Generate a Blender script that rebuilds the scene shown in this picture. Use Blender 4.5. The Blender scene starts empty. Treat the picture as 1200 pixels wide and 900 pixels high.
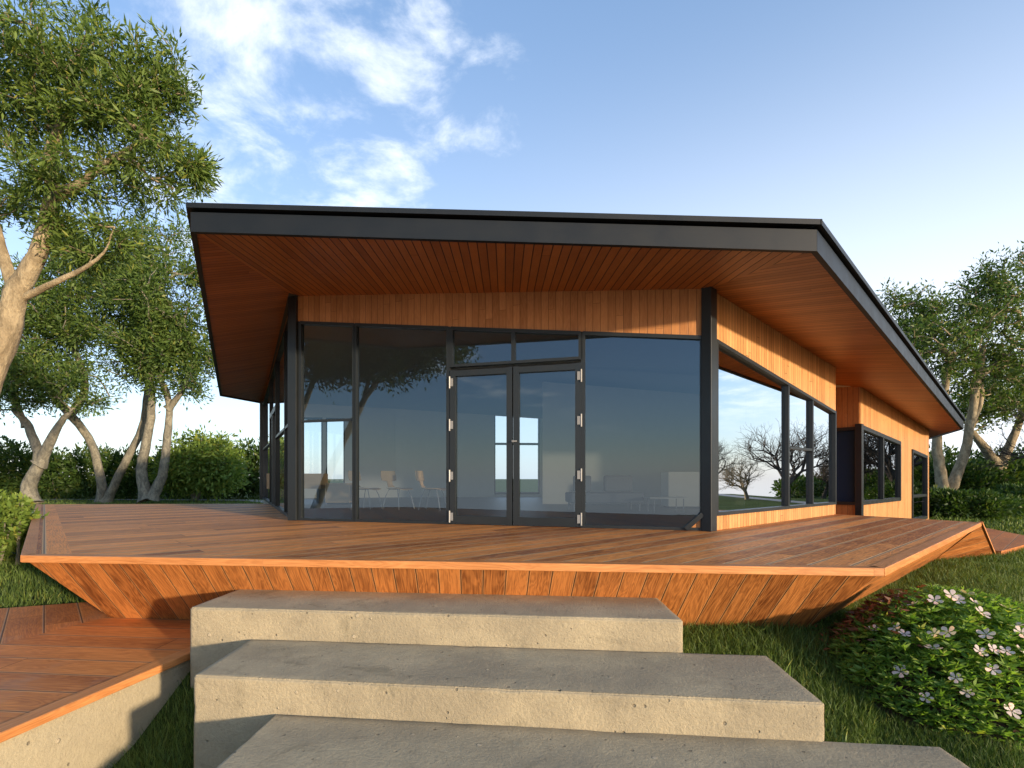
import bpy, math, random
import numpy as np
from mathutils import Vector, Matrix
random.seed(7); rng = np.random.default_rng(11)
sc = bpy.context.scene
COL = sc.collection
EYE = 1.40; F = 620.0; CX = 560.0; HY = 560.0
R = math.radians

# ---------------------------------------------------------------- camera
cam = bpy.data.objects.new('camera', bpy.data.cameras.new('camera')); COL.objects.link(cam)
cam.location = (0, 0, EYE); cam.rotation_euler = (R(90), 0, 0)
cam.data.sensor_width = 36; cam.data.lens = F/1200*36
cam.data.shift_x = 40/1200; cam.data.shift_y = 110/1200
cam.data.clip_start = 0.05; cam.data.clip_end = 2000
sc.camera = cam

# ---------------------------------------------------------------- helpers
def P(x, y, h):            # plan position, h = distance below the eye
    return Vector((x, y, EYE-h))
def at(px, py, z):         # pixel of the photograph at distance z
    return Vector(((px-CX)/F*z, z, EYE+(HY-py)/F*z))
def tag(o, label=None, cat=None, group=None, kind=None):
    if label: o['label'] = label
    if cat: o['category'] = cat
    if group: o['group'] = group
    if kind: o['kind'] = kind
    return o
def empty(name, loc, label, cat, group=None):
    o = bpy.data.objects.new(name, None); COL.objects.link(o)
    o.location = loc; o.empty_display_size = .2
    return tag(o, label, cat, group)
def wloc(o):
    v = Vector((0,0,0))
    while o is not None:
        v = v + o.location; o = o.parent
    return v
def add_mesh(name, verts, faces, mat, parent=None, smooth=False, uvs=None, loc=None):
    me = bpy.data.meshes.new(name)
    off = wloc(parent) if parent else Vector((0,0,0))
    if loc is None:
        loc = Vector((0,0,0))
        if parent is None and len(verts):
            a = np.array([tuple(v) for v in verts]); loc = Vector((float(a[:,0].mean()), float(a[:,1].mean()), float(a[:,2].min())))
    tot = off+Vector(loc)
    me.from_pydata([tuple(Vector(v)-tot) for v in verts], [], faces)
    if uvs is not None:
        uvl = me.uv_layers.new(name='UVMap')
        uvl.data.foreach_set('uv', np.array(uvs, dtype=np.float32).ravel())
    me.materials.append(mat)
    if smooth: me.polygons.foreach_set('use_smooth', [True]*len(me.polygons))
    me.update()
    o = bpy.data.objects.new(name, me); COL.objects.link(o)
    o.location = loc
    if parent: o.parent = parent
    return o
class MB:
    def __init__(s): s.v=[]; s.f=[]; s.uv=[]
    def poly(s, pts, g=(0,0,1), flip=False):
        pts=[Vector(p) for p in pts]
        if flip: pts=pts[::-1]
        n=Vector((0,0,0))
        for i in range(len(pts)):
            n+= (pts[i]-pts[0]).cross(pts[(i+1)%len(pts)]-pts[0])
        if n.length<1e-12: return s
        n.normalize(); g=Vector(g); g=g-n*g.dot(n)
        if g.length<1e-4:
            g=Vector((1,0,0)) if abs(n.x)<.9 else Vector((0,1,0)); g=g-n*g.dot(n)
        g.normalize(); w=n.cross(g)
        b=len(s.v); s.v+=pts; s.f.append(list(range(b,b+len(pts))))
        s.uv+=[(p.dot(g),p.dot(w)) for p in pts]
        return s
    def prism(s, bottom, top, g=(0,0,1)):      # two matching rings
        n=len(bottom)
        s.poly(bottom[::-1],g); s.poly(top,g)
        for i in range(n):
            j=(i+1)%n; s.poly([bottom[i],bottom[j],top[j],top[i]],g)
        return s
    def bar(s, p, q, w, d, side, g=None):      # bar from p to q: w along `side`, d along the third axis
        p=Vector(p); q=Vector(q); a=(q-p).normalized(); side=Vector(side); side=(side-a*side.dot(a)).normalized()
        t=a.cross(side)
        r=[side*w/2+t*d/2, -side*w/2+t*d/2, -side*w/2-t*d/2, side*w/2-t*d/2]
        s.prism([p+k for k in r],[q+k for k in r], g or a); return s
    def box(s, c, sx, sy, sz, g=(1,0,0)):
        c=Vector(c); r=[(-1,-1),(1,-1),(1,1),(-1,1)]
        s.prism([c+Vector((a*sx/2,b*sy/2,-sz/2)) for a,b in r],[c+Vector((a*sx/2,b*sy/2,sz/2)) for a,b in r],g); return s
    def tube(s, pts, rad, n=8):
        pts=[Vector(p) for p in pts]
        rr=rad if isinstance(rad,(list,tuple)) else [rad]*len(pts)
        rings=[]
        for i,p in enumerate(pts):
            t=(pts[min(i+1,len(pts)-1)]-pts[max(i-1,0)]).normalized()
            a=Vector((0,0,1)) if abs(t.z)<.9 else Vector((1,0,0))
            x=t.cross(a).normalized(); y=t.cross(x)
            rings.append([p+(x*math.cos(2*math.pi*k/n)+y*math.sin(2*math.pi*k/n))*rr[i] for k in range(n)])
        for i in range(len(rings)-1):
            for k in range(n):
                j=(k+1)%n; s.poly([rings[i][k],rings[i][j],rings[i+1][j],rings[i+1][k]],pts[i+1]-pts[i])
        s.poly(rings[0][::-1]); s.poly(rings[-1]); return s
    def build(s, name, mat, parent=None, bevel=0, smooth=False):
        o=add_mesh(name, s.v, s.f, mat, parent, smooth, s.uv)
        if bevel:
            # weld the shared corners first so that the bevel has edges to round
            w=o.modifiers.new('weld','WELD'); w.merge_threshold=.0005
            b=o.modifiers.new('bevel','BEVEL'); b.width=bevel; b.segments=2; b.limit_method='ANGLE'
        return o
def np_mesh(name, V, nper, mat, parent=None, faces=None, smooth=False):
    """V: (n, nper, 3) islands; faces: list of index tuples inside an island"""
    n=len(V); off=np.array(wloc(parent) if parent else (0,0,0))
    V=(V-off).reshape(-1,3).astype(np.float32)
    faces=faces or [tuple(range(nper))]
    me=bpy.data.meshes.new(name)
    base=(np.arange(n)*nper)[:,None]
    pat=np.concatenate([np.array(f) for f in faces])
    loops=(base+pat[None,:]).ravel().astype(np.int32)
    sizes=np.tile(np.array([len(f) for f in faces],dtype=np.int32),n)
    starts=np.concatenate([[0],np.cumsum(sizes)[:-1]]).astype(np.int32)
    me.vertices.add(len(V)); me.vertices.foreach_set('co',V.ravel())
    me.loops.add(len(loops)); me.loops.foreach_set('vertex_index',loops)
    me.polygons.add(len(sizes)); me.polygons.foreach_set('loop_start',starts)
    me.polygons.foreach_set('loop_total',sizes)
    if smooth: me.polygons.foreach_set('use_smooth',np.ones(len(sizes),dtype=bool))
    me.materials.append(mat); me.update(calc_edges=True); me.validate()
    o=bpy.data.objects.new(name,me); COL.objects.link(o)
    if parent: o.parent=parent
    return o

# ---------------------------------------------------------------- materials
def mat(name):
    m=bpy.data.materials.new(name); m.use_nodes=True; nt=m.node_tree; nt.nodes.clear()
    return m, nt
class NT:
    def __init__(s, nt): s.nt=nt
    def n(s, t, **k):
        x=s.nt.nodes.new(t)
        for a,b in k.items(): setattr(x,a,b)
        return x
    def l(s, a, b): s.nt.links.new(a,b)
    def put(s, sock, v):
        if isinstance(v,(int,float,tuple,list)): sock.default_value=v
        else: s.l(v, sock)
    def m(s, op, a, b=None, c=None, clamp=False):
        x=s.n('ShaderNodeMath', operation=op, use_clamp=clamp); s.put(x.inputs[0],a)
        if b is not None: s.put(x.inputs[1],b)
        if c is not None: s.put(x.inputs[2],c)
        return x.outputs[0]
    def mix(s, f, a, b, blend='MIX'):
        x=s.n('ShaderNodeMix', data_type='RGBA', blend_type=blend); s.put(x.inputs['Factor'],f)
        s.put(x.inputs[6],a); s.put(x.inputs[7],b); return x.outputs[2]
    def ss(s, v, a, b, c=0, d=1):
        x=s.n('ShaderNodeMapRange', interpolation_type='SMOOTHSTEP'); s.put(x.inputs[0],v)
        for i,k in zip((1,2,3,4),(a,b,c,d)): x.inputs[i].default_value=k
        return x.outputs[0]
    def comb(s,a,b,c):
        x=s.n('ShaderNodeCombineXYZ'); s.put(x.inputs[0],a); s.put(x.inputs[1],b); s.put(x.inputs[2],c); return x.outputs[0]
    def noise(s, vec, scale, detail=4, rough=.55, dist=0):
        x=s.n('ShaderNodeTexNoise'); 
        if vec is not None: s.l(vec,x.inputs['Vector'])
        x.inputs['Scale'].default_value=scale; x.inputs['Detail'].default_value=detail
        x.inputs['Roughness'].default_value=rough; x.inputs['Distortion'].default_value=dist
        return x.outputs['Fac']
    def bump(s, h, strength, dist):
        x=s.n('ShaderNodeBump'); x.inputs['Strength'].default_value=strength; x.inputs['Distance'].default_value=dist
        s.l(h,x.inputs['Height']); return x.outputs[0]
    def out(s, sh):
        o=s.n('ShaderNodeOutputMaterial'); s.l(sh,o.inputs['Surface'])
    def principled(s, col, rough=.5, metal=0, normal=None, spec=None, coat=0):
        x=s.n('ShaderNodeBsdfPrincipled'); s.put(x.inputs['Base Color'],col); s.put(x.inputs['Roughness'],rough)
        x.inputs['Metallic'].default_value=metal
        if spec is not None: x.inputs['Specular IOR Level'].default_value=spec
        if coat: x.inputs['Coat Weight'].default_value=coat
        if normal is not None: s.l(normal,x.inputs['Normal'])
        return x.outputs[0]
def rgb(*c): return (c[0],c[1],c[2],1)

def wood(name, width, dark, light, seam=.25, seamw=.004, length=3.2, rough=.5, var=.5, grain=1.0, bump=.35, spec=.35, weather=0, lightseam=0):
    m,nt=mat(name); N=NT(nt)
    uv=N.n('ShaderNodeUVMap').outputs[0]; sp=N.n('ShaderNodeSeparateXYZ'); N.l(uv,sp.inputs[0])
    u,v=sp.outputs[0],sp.outputs[1]
    vw=N.m('DIVIDE',v,width); pid=N.m('FLOOR',vw); fr=N.m('SUBTRACT',vw,pid)
    wn=N.n('ShaderNodeTexWhiteNoise',noise_dimensions='1D'); N.l(pid,wn.inputs['W']); r1=wn.outputs['Value']
    us=N.m('ADD',N.m('DIVIDE',u,length),N.m('MULTIPLY',r1,7.3)); bid=N.m('FLOOR',us); fu=N.m('SUBTRACT',us,bid)
    wn2=N.n('ShaderNodeTexWhiteNoise',noise_dimensions='2D'); N.l(N.comb(pid,bid,0),wn2.inputs['Vector']); r2=wn2.outputs['Value']
    # distance from plank borders in metres
    d=N.m('MULTIPLY',N.m('MINIMUM',fr,N.m('SUBTRACT',1.0,fr)),width)
    de=N.m('MULTIPLY',N.m('MINIMUM',fu,N.m('SUBTRACT',1.0,fu)),length)
    seamm=N.m('MINIMUM',N.ss(d,seamw*.4,seamw),N.ss(de,seamw*.2,seamw*.6))
    off=N.m('MULTIPLY',r2,37.0)
    cg=N.comb(N.m('ADD',N.m('MULTIPLY',u,.7),off),N.m('ADD',N.m('MULTIPLY',v,5.0),off),off)
    big=N.noise(cg,1.6,3,.5,.6)
    rings=N.m('MULTIPLY_ADD',N.m('SINE',N.m('MULTIPLY',big,70.0)),.5,.5)
    fine=N.noise(N.comb(N.m('ADD',N.m('MULTIPLY',u,2.0),off),N.m('MULTIPLY',v,70.0),off),1.5,4,.65)
    blot=N.noise(N.comb(N.m('MULTIPLY',u,1.2),N.m('MULTIPLY',v,3.0),off),1.1,4,.6)
    t=N.m('ADD',N.m('MULTIPLY',rings,.22*grain),N.m('MULTIPLY',N.m('SUBTRACT',fine,.5),1.1*grain))
    t=N.m('ADD',t,N.m('MULTIPLY',N.m('SUBTRACT',blot,.5),.9))
    t=N.m('ADD',t,N.m('MULTIPLY_ADD',r2,var,.5-.5*var-.1),clamp=True)
    c=N.mix(t,rgb(*dark),rgb(*light))
    if weather:
        wz=N.ss(N.noise(N.comb(u,v,3.0),1.3,5,.65),.52,.72,0,weather)
        c=N.mix(wz,c,rgb(.34,.26,.19))
    if lightseam:
        edge=N.m('MULTIPLY',N.ss(d,seamw*1.2,seamw*2.5,1,0),lightseam)
        c=N.mix(edge,c,rgb(.62,.40,.2))
    c=N.mix(seamm,N.mix(1.0,c,rgb(seam,seam,seam),'MULTIPLY'),c)
    hgt=N.m('ADD',N.m('MULTIPLY',seamm,1.0),N.m('MULTIPLY',fine,.22*grain))
    hgt=N.m('ADD',hgt,N.m('MULTIPLY',rings,.07*grain))
    rr=N.m('MULTIPLY_ADD',fine,.3,rough-.15,clamp=True)
    N.out(N.principled(c,rr,0,N.bump(hgt,bump,.006),spec)); return m

M={}
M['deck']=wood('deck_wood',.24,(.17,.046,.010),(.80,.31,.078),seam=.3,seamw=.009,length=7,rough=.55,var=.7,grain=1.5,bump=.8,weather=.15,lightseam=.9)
M['lower']=wood('lower_deck_wood',.30,(.24,.066,.015),(.70,.26,.065),seam=.25,seamw=.008,length=9,rough=.6,var=.35,grain=1.1,bump=.5,weather=.3,lightseam=.35)
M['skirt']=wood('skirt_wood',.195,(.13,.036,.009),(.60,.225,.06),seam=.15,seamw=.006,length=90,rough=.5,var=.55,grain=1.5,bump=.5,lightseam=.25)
M['edge']=wood('edge_wood',.30,(.34,.12,.03),(.64,.27,.09),seam=.8,seamw=.003,length=5,rough=.5,var=.25,grain=1.25,bump=.6)
M['soffit']=wood('soffit_wood',.105,(.30,.098,.026),(.60,.23,.068),seam=.12,seamw=.009,length=12,rough=.45,var=.55,grain=.5,bump=.5,spec=.4)
M['soffit_side']=wood('soffit_side_wood',.085,(.28,.09,.023),(.55,.205,.058),seam=.3,seamw=.007,length=12,rough=.45,var=.55,grain=.5,bump=.4,spec=.4)
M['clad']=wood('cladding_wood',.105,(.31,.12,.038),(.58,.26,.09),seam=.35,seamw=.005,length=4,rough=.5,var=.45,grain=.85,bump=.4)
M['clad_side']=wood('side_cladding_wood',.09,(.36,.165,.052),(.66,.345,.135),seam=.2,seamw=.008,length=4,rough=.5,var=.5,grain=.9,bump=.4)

def metal(name, col, rough=.4, nz=.25, spec=.5):
    m,nt=mat(name); N=NT(nt); tc=N.n('ShaderNodeTexCoord').outputs['Object']
    a=N.noise(tc,3.5,5,.6); b=N.noise(tc,60,2)
    c=N.mix(N.m('MULTIPLY',a,nz*2),rgb(*col),rgb(*[k*1.9+.003 for k in col]))
    N.out(N.principled(c,N.m('MULTIPLY_ADD',a,.3,rough-.12),0,N.bump(b,.06,.002),spec)); return m
M['frame']=metal('dark_frame_metal',(.011,.0135,.015),.38)
M['fascia']=metal('slate_fascia_metal',(.008,.010,.012),.45,.25,.3)
M['roof']=metal('roof_sheet',(.05,.055,.06),.6)
M['steel']=metal('brushed_steel',(.20,.20,.20),.35)
def plain(name,col,rough=.6,nz=.12,sc_=5,bs=.1):
    m,nt=mat(name); N=NT(nt); tc=N.n('ShaderNodeTexCoord').outputs['Object']
    a=N.noise(tc,sc_,5,.6)
    c=N.mix(a,rgb(*[k*(1-nz) for k in col]),rgb(*[min(1,k*(1+nz)) for k in col]))
    N.out(N.principled(c,rough,0,N.bump(N.noise(tc,sc_*12,3),bs,.003))); return m
M['wall_in']=plain('interior_plaster',(.76,.69,.58),.8,.04)
M['ceil_in']=plain('interior_ceiling_paint',(.50,.50,.50),.85,.04)
M['floor_in']=plain('interior_floor_screed',(.22,.215,.205),.5,.08)
M['ply']=wood('plywood',.6,(.42,.27,.14),(.62,.43,.25),seam=.9,length=4,var=.2,grain=.5,bump=.1)
M['sofa']=plain('grey_upholstery',(.16,.17,.18),.9,.1,40,.3)
M['backing']=plain('blue_grey_backing',(.055,.10,.165),.8,.04)  # colour of the panel added behind the notch glass
M['white']=plain('white_lacquer',(.55,.54,.5),.4,.05)

# concrete
def concrete(name, base, warm):
    m,nt=mat(name); N=NT(nt); tc=N.n('ShaderNodeTexCoord').outputs['Object']
    a=N.noise(tc,1.4,6,.62,.3); b=N.noise(tc,9,6,.7); c3=N.noise(tc,55,4,.7)
    c=N.mix(N.ss(a,.32,.7),rgb(*base),rgb(*warm))
    c=N.mix(N.m('MULTIPLY',N.ss(b,.56,.75),.35),c,rgb(*[k*.55 for k in base]))
    c=N.mix(N.m('MULTIPLY',N.ss(c3,.35,.7),.22),c,rgb(*[k*.6 for k in base]))
    stain=N.ss(N.noise(tc,2.6,5,.7,.8),.55,.72,0,.5); c=N.mix(stain,c,rgb(.17,.145,.09))
    # air holes and embedded pebbles
    v=N.n('ShaderNodeTexVoronoi'); N.l(tc,v.inputs['Vector']); v.inputs['Scale'].default_value=16
    wcol=N.n('ShaderNodeSeparateColor'); N.l(v.outputs['Color'],wcol.inputs[0])
    pick=N.m('GREATER_THAN',wcol.outputs[0],.66)
    rad=N.m('MULTIPLY_ADD',wcol.outputs[1],.16,.06)
    hole=N.m('MULTIPLY',pick,N.m('SUBTRACT',1.0,N.ss(N.m('DIVIDE',v.outputs['Distance'],rad),.55,1.0)))
    c=N.mix(N.m('MULTIPLY',hole,.55),c,rgb(.13,.11,.08))
    v2=N.n('ShaderNodeTexVoronoi'); N.l(tc,v2.inputs['Vector']); v2.inputs['Scale'].default_value=7.5
    w2=N.n('ShaderNodeSeparateColor'); N.l(v2.outputs['Color'],w2.inputs[0])
    peb=N.m('MULTIPLY',N.m('GREATER_THAN',w2.outputs[0],.72),N.m('SUBTRACT',1.0,N.ss(N.m('DIVIDE',v2.outputs['Distance'],N.m('MULTIPLY_ADD',w2.outputs[1],.09,.05)),.75,1.0)))
    c=N.mix(N.m('MULTIPLY',peb,.6),c,rgb(.50,.42,.30))
    h=N.m('ADD',N.m('MULTIPLY',b,.9),N.m('MULTIPLY',c3,.75)); h=N.m('ADD',h,N.m('MULTIPLY',N.noise(tc,30,6,.8,.2),1.0))
    h=N.m('SUBTRACT',h,N.m('MULTIPLY',hole,1.2)); h=N.m('ADD',h,N.m('MULTIPLY',peb,1.1))
    N.out(N.principled(c,.86,0,N.bump(h,.75,.013),.25)); return m
M['concrete']=concrete('cast_concrete',(.33,.275,.185),(.48,.395,.255))
M['concrete_wall']=concrete('smooth_concrete',(.38,.32,.215),(.45,.38,.25))

def glass(name, refl, tint, face=.35, gc=(.93,.96,1)):
    m,nt=mat(name); N=NT(nt)
    fr=N.n('ShaderNodeFresnel'); fr.inputs['IOR'].default_value=1.5
    g=N.n('ShaderNodeBsdfGlossy'); g.inputs['Roughness'].default_value=0; g.inputs['Color'].default_value=rgb(*gc)
    t=N.n('ShaderNodeBsdfTransparent'); t.inputs['Color'].default_value=rgb(*tint)
    mx=N.n('ShaderNodeMixShader'); N.l(N.m('MULTIPLY_ADD',fr.outputs[0],face,refl,clamp=True),mx.inputs[0])
    N.l(t.outputs[0],mx.inputs[1]); N.l(g.outputs[0],mx.inputs[2]); N.out(mx.outputs[0]); return m
M['glass']=glass('clear_reflective_glass',.09,(.72,.80,.84),.7,(.74,.88,1))
M['glass_notch']=glass('dark_tinted_glass',.0,(.55,.62,.74),0)
M['glass_side']=glass('clear_thin_glass',.06,(.88,.92,.94),.8)
M['glass_mirror']=glass('mirror_coated_glass',.80,(.55,.6,.65),.4)
M['glass_dark']=glass('dark_mirror_glass',.38,(.25,.28,.3),.5)

def leafmat(name, c1, c2, tr=.35):
    m,nt=mat(name); N=NT(nt)
    geo=N.n('ShaderNodeNewGeometry'); r=geo.outputs['Random Per Island']
    tc=N.n('ShaderNodeTexCoord').outputs['Object']; a=N.noise(tc,.8,3)
    f=N.m('ADD',N.m('MULTIPLY',r,.75),N.m('MULTIPLY',N.ss(a,.35,.65),.3),clamp=True)
    c=N.mix(f,rgb(*c1),rgb(*c2))
    c=N.mix(N.m('MULTIPLY',N.m('GREATER_THAN',N.m('FRACT',N.m('MULTIPLY',r,97.0)),.94),.55),c,rgb(c2[0]*1.9,c2[1]*1.25,c2[2]))
    d=N.principled(c,.5,0,None,.3)
    t=N.n('ShaderNodeBsdfTranslucent'); N.l(N.mix(1.0,c,rgb(1.0,1.15,.5),'MULTIPLY'),t.inputs['Color'])
    mx=N.n('ShaderNodeMixShader'); mx.inputs[0].default_value=tr; N.l(d,mx.inputs[1]); N.l(t.outputs[0],mx.inputs[2]); N.out(mx.outputs[0]); return m
M['leaf']=leafmat('willow_leaf',(.045,.085,.014),(.18,.26,.055))
M['leaf_far']=leafmat('tree_leaf',(.04,.08,.016),(.14,.21,.045))
M['leaf_hedge']=leafmat('hedge_leaf',(.025,.060,.012),(.085,.14,.030))
M['leaf_bright']=leafmat('fresh_leaf',(.09,.16,.025),(.22,.30,.06))
M['leaf_shrub']=leafmat('shrub_leaf',(.11,.22,.03),(.30,.42,.08),.5)
M['grass']=leafmat('grass_blade',(.045,.09,.016),(.18,.25,.055),.3)
M['mulch']=leafmat('dry_leaf',(.08,.028,.014),(.26,.10,.045),.2)
M['petal']=leafmat('petal',(.60,.46,.42),(.78,.65,.60),.3)
def bark(name,c1,c2):
    m,nt=mat(name); N=NT(nt); tc=N.n('ShaderNodeTexCoord').outputs['Object']
    mp=N.n('ShaderNodeMapping'); N.l(tc,mp.inputs[0]); mp.inputs['Scale'].default_value=(1,1,.5)
    a=N.noise(mp.outputs[0],5,6,.7,.6); b=N.noise(mp.outputs[0],26,4,.7)
    c=N.mix(N.ss(a,.35,.68),rgb(*c1),rgb(*c2)); c=N.mix(N.m('MULTIPLY',N.ss(b,.5,.72),.5),c,rgb(*[k*.45 for k in c1]))
    N.out(N.principled(c,.9,0,N.bump(N.m('ADD',a,b),.9,.03),.2)); return m
M['bark']=bark('pale_bark',(.20,.155,.095),(.42,.34,.215))
M['bark_grey']=bark('grey_bark',(.13,.12,.095),(.30,.27,.20))
M['bark_dark']=bark('dark_bark',(.045,.036,.03),(.12,.10,.08))

# ground
m,nt=mat('lawn_soil'); N=NT(nt); tc=N.n('ShaderNodeTexCoord').outputs['Object']
a=N.noise(tc,.35,5,.6); b=N.noise(tc,14,5,.75); c_=N.noise(tc,90,3,.8)
c=N.mix(N.ss(a,.35,.65),rgb(.045,.075,.016),rgb(.075,.115,.025)); c=N.mix(N.m('MULTIPLY',N.ss(b,.4,.7),.6),c,rgb(.03,.048,.012))
c=N.mix(N.m('MULTIPLY',c_,.5),c,rgb(.11,.15,.035))
N.out(N.principled(c,.95,0,N.bump(N.m('ADD',b,c_),1.0,.05),.1)); M['lawn']=m
M['path']=plain('gravel_path',(.30,.29,.27),.9,.2,6,.6)
M['soil']=plain('garden_soil',(.06,.03,.018),.95,.3,12,.8)

# ---------------------------------------------------------------- sun and sky
AZ=R(43); EL=R(6.4)                     # the sun stands behind the camera, to the right
tosun=Vector((math.sin(AZ)*math.cos(EL), -math.cos(AZ)*math.cos(EL), math.sin(EL)))
sun=bpy.data.objects.new('sun_lamp', bpy.data.lights.new('sun_lamp','SUN')); COL.objects.link(sun)
sun.data.energy=4.4; sun.data.angle=R(2.2); sun.data.color=(1,.80,.56)
sun.rotation_euler=tosun.to_track_quat('Z','Y').to_euler(); sun.location=(12,-12,8)
w=bpy.data.worlds.new('World'); sc.world=w; w.use_nodes=True; nt=w.node_tree; nt.nodes.clear(); N=NT(nt)
sky=N.n('ShaderNodeTexSky',sky_type='NISHITA'); sky.sun_disc=False; sky.sun_elevation=EL
sky.sun_rotation=math.atan2(tosun.x,tosun.y); sky.air_density=1.0; sky.dust_density=.6; sky.ozone_density=2.5; sky.altitude=100
SKY_STR=.15
geo=N.n('ShaderNodeTexCoord').outputs['Generated']; sep=N.n('ShaderNodeSeparateXYZ'); N.l(geo,sep.inputs[0])
x_,y_,z_=sep.outputs
zc=N.m('MAXIMUM',z_,.02)
pl=N.comb(N.m('DIVIDE',x_,N.m('ADD',zc,.12)),N.m('DIVIDE',y_,N.m('ADD',zc,.12)),0)
cn=N.noise(pl,3.7,10,.62,.25); cn2=N.noise(pl,.7,3,.5)
def blob(px,py,r0,r1):
    v=Vector(((px-CX)/F,1,(HY-py)/F)).normalized()
    d=N.n('ShaderNodeVectorMath',operation='DOT_PRODUCT'); N.l(geo,d.inputs[0]); d.inputs[1].default_value=v
    return N.ss(d.outputs['Value'],math.cos(R(r1)),math.cos(R(r0)))
bm=N.m('MAXIMUM',blob(360,130,6,25),blob(260,190,4,17)); bm=N.m('MAXIMUM',bm,blob(430,10,2,13)); 
bm=N.m('MAXIMUM',bm,N.m('MULTIPLY',blob(590,110,2,9),.75))
ahead=N.ss(y_,-.1,.35)                               # in front of the camera only the cloud bank stands
vR=Vector((1.08,.37,.26)).normalized(); dR=N.n('ShaderNodeVectorMath',operation='DOT_PRODUCT'); N.l(geo,dR.inputs[0]); dR.inputs[1].default_value=vR
bR=N.ss(dR.outputs['Value'],math.cos(R(24)),math.cos(R(8)))
field=N.m('ADD',N.m('MULTIPLY',N.m('SUBTRACT',1.0,ahead),N.ss(cn2,.36,.62)),N.m('MULTIPLY',ahead,N.m('MAXIMUM',bm,bR)),clamp=True)
thr=N.m('MULTIPLY_ADD',field,-.31,.72)
cl=N.ss(N.m('SUBTRACT',cn,thr),0,.27)
cl=N.m('MULTIPLY',cl,N.ss(z_,.04,.2))
veil=N.m('MULTIPLY',N.ss(z_,0,.78,1,0),N.ss(x_,-.5,.60,.48,.98))
veil=N.m('MULTIPLY',veil,N.ss(y_,.1,.62,.12,1))
veil=N.m('MAXIMUM',veil,N.ss(z_,-.03,.10,.52,0))
veil=N.m('MINIMUM',N.m('MAXIMUM',veil,.04),1.0)
lp=sky.outputs[0]
SKYTINT=N.mix(1.0,lp,rgb(1.62,1.60,1.75),'MULTIPLY')
SKYTINT=N.mix(.28,SKYTINT,rgb(2.3,3.5,5.4))
c=N.mix(N.m('MULTIPLY',N.m('POWER',veil,1.3),.9),SKYTINT,rgb(6.6,6.9,7.4))
c=N.mix(N.m('MULTIPLY',cl,.66),c,rgb(6.6,6.8,7.0))
bg=N.n('ShaderNodeBackground'); N.l(c,bg.inputs['Color']); bg.inputs['Strength'].default_value=SKY_STR
wo=N.n('ShaderNodeOutputWorld'); N.l(bg.outputs[0],wo.inputs['Surface'])

# ---------------------------------------------------------------- terrain
def smooth(a,b,x):
    t=np.clip((x-a)/(b-a),0,1); return t*t*(3-2*t)
def gh(X,Y):       # ground height in world z
    X=np.asarray(X,float); Y=np.asarray(Y,float)
    near=smooth(4.9,3.5,Y)
    wid=smooth(10,6,np.abs(X))
    left=smooth(-1.2,-1.9,X)
    drop=near*wid*(.34+.28*left)
    roll=.02*np.sin(X*1.3)*np.sin(Y*.9)*smooth(30,8,np.abs(X)+Y)
    dip=.12*smooth(-2.0,-3.0,X)*smooth(11,7,Y)*smooth(14,9,-X)
    a=np.abs(np.degrees(np.arctan2(X,Y))); r=np.hypot(X,Y)
    fall=smooth(54,66,a)*np.maximum(0,r-np.where(X>0,24,19))
    far_=np.maximum(0,r-24)
    fall=smooth(54,66,a)*np.where(X>0,np.maximum(0,r-50)*.7,0)+smooth(95,120,a)*np.where(Y<0,np.maximum(0,r-12)*.7,0)*(smooth(50,60,r)*0+1)*np.where(X>0,smooth(0,1,1.0),1)
    return roll-drop-dip-fall
ax=np.concatenate([-np.geomspace(600,16,22),np.linspace(-15,15,101),np.geomspace(16,600,22)])
gx,gy=np.meshgrid(ax,ax); gz=gh(gx,gy); n=len(ax)
V=np.stack([gx,gy,gz],-1).reshape(-1,3)
Fs=[(i*n+j,i*n+j+1,(i+1)*n+j+1,(i+1)*n+j) for i in range(n-1) for j in range(n-1)]
g=add_mesh('ground',[Vector(v) for v in V],Fs,M['lawn'],smooth=True,loc=Vector((0,0,0))); tag(g,'green lawn that runs from the steps to the far hedges',kind='structure')
def strip(name,pts,w,label):
    b=MB(); L=[]; Rr=[]
    for i,p in enumerate(pts):
        p=Vector(p); q=Vector(pts[min(i+1,len(pts)-1)]); o=Vector(pts[max(i-1,0)]); t=(q-o).normalized(); s=Vector((-t.y,t.x))
        L.append(p+s*w/2); Rr.append(p-s*w/2)
    for i in range(len(pts)-1):
        b.poly([(*Rr[i],.012),(*Rr[i+1],.012),(*L[i+1],.012),(*L[i],.012)],(1,0,0))
    o=b.build(name,M['path']); tag(o,label,kind='structure')
strip('path',[(-40,19),(-26,20.3),(-18,21),(-12,23),(-9,27),(-14,33),(-40,36)],1.5,'pale gravel garden path on the left lawn')
strip('path',[(60,17),(36,17.5),(22,18.6),(18.5,21),(18,30)],1.3,'pale gravel garden path on the right lawn')

# ---------------------------------------------------------------- deck
T1=Vector((-4.17,4.84)); T2=Vector((3.18,4.15)); Q=Vector((8.0,8.42)); C1=Vector((6.95,10.33)); B=Vector((3.09,7.10)); A=Vector((-3.08,8.89)); W=Vector((-7.27,17.97))
DL=Vector((-15.0,18.0))     # left edge far end
# back-left corner of the visible deck
zb=.71*F/(591-HY); LB=Vector(((43-CX)/F*zb, zb))
BB=Vector((-6.5,15.8))
deck=empty('wooden_deck',(0,6,.0),'large raised red brown plank deck wrapped around the front of the house','deck')
HD=.71
ed=Vector((Q.x-T2.x,Q.y-T2.y,0)).normalized(); ld=Vector((LB.x-T1.x,LB.y-T1.y,0)).normalized(); fd=Vector((T2.x-T1.x,T2.y-T1.y,0)).normalized()
nin=Vector((-ld.y,ld.x,0)); 
if nin.x<0: nin=-nin
bw=.36
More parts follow.
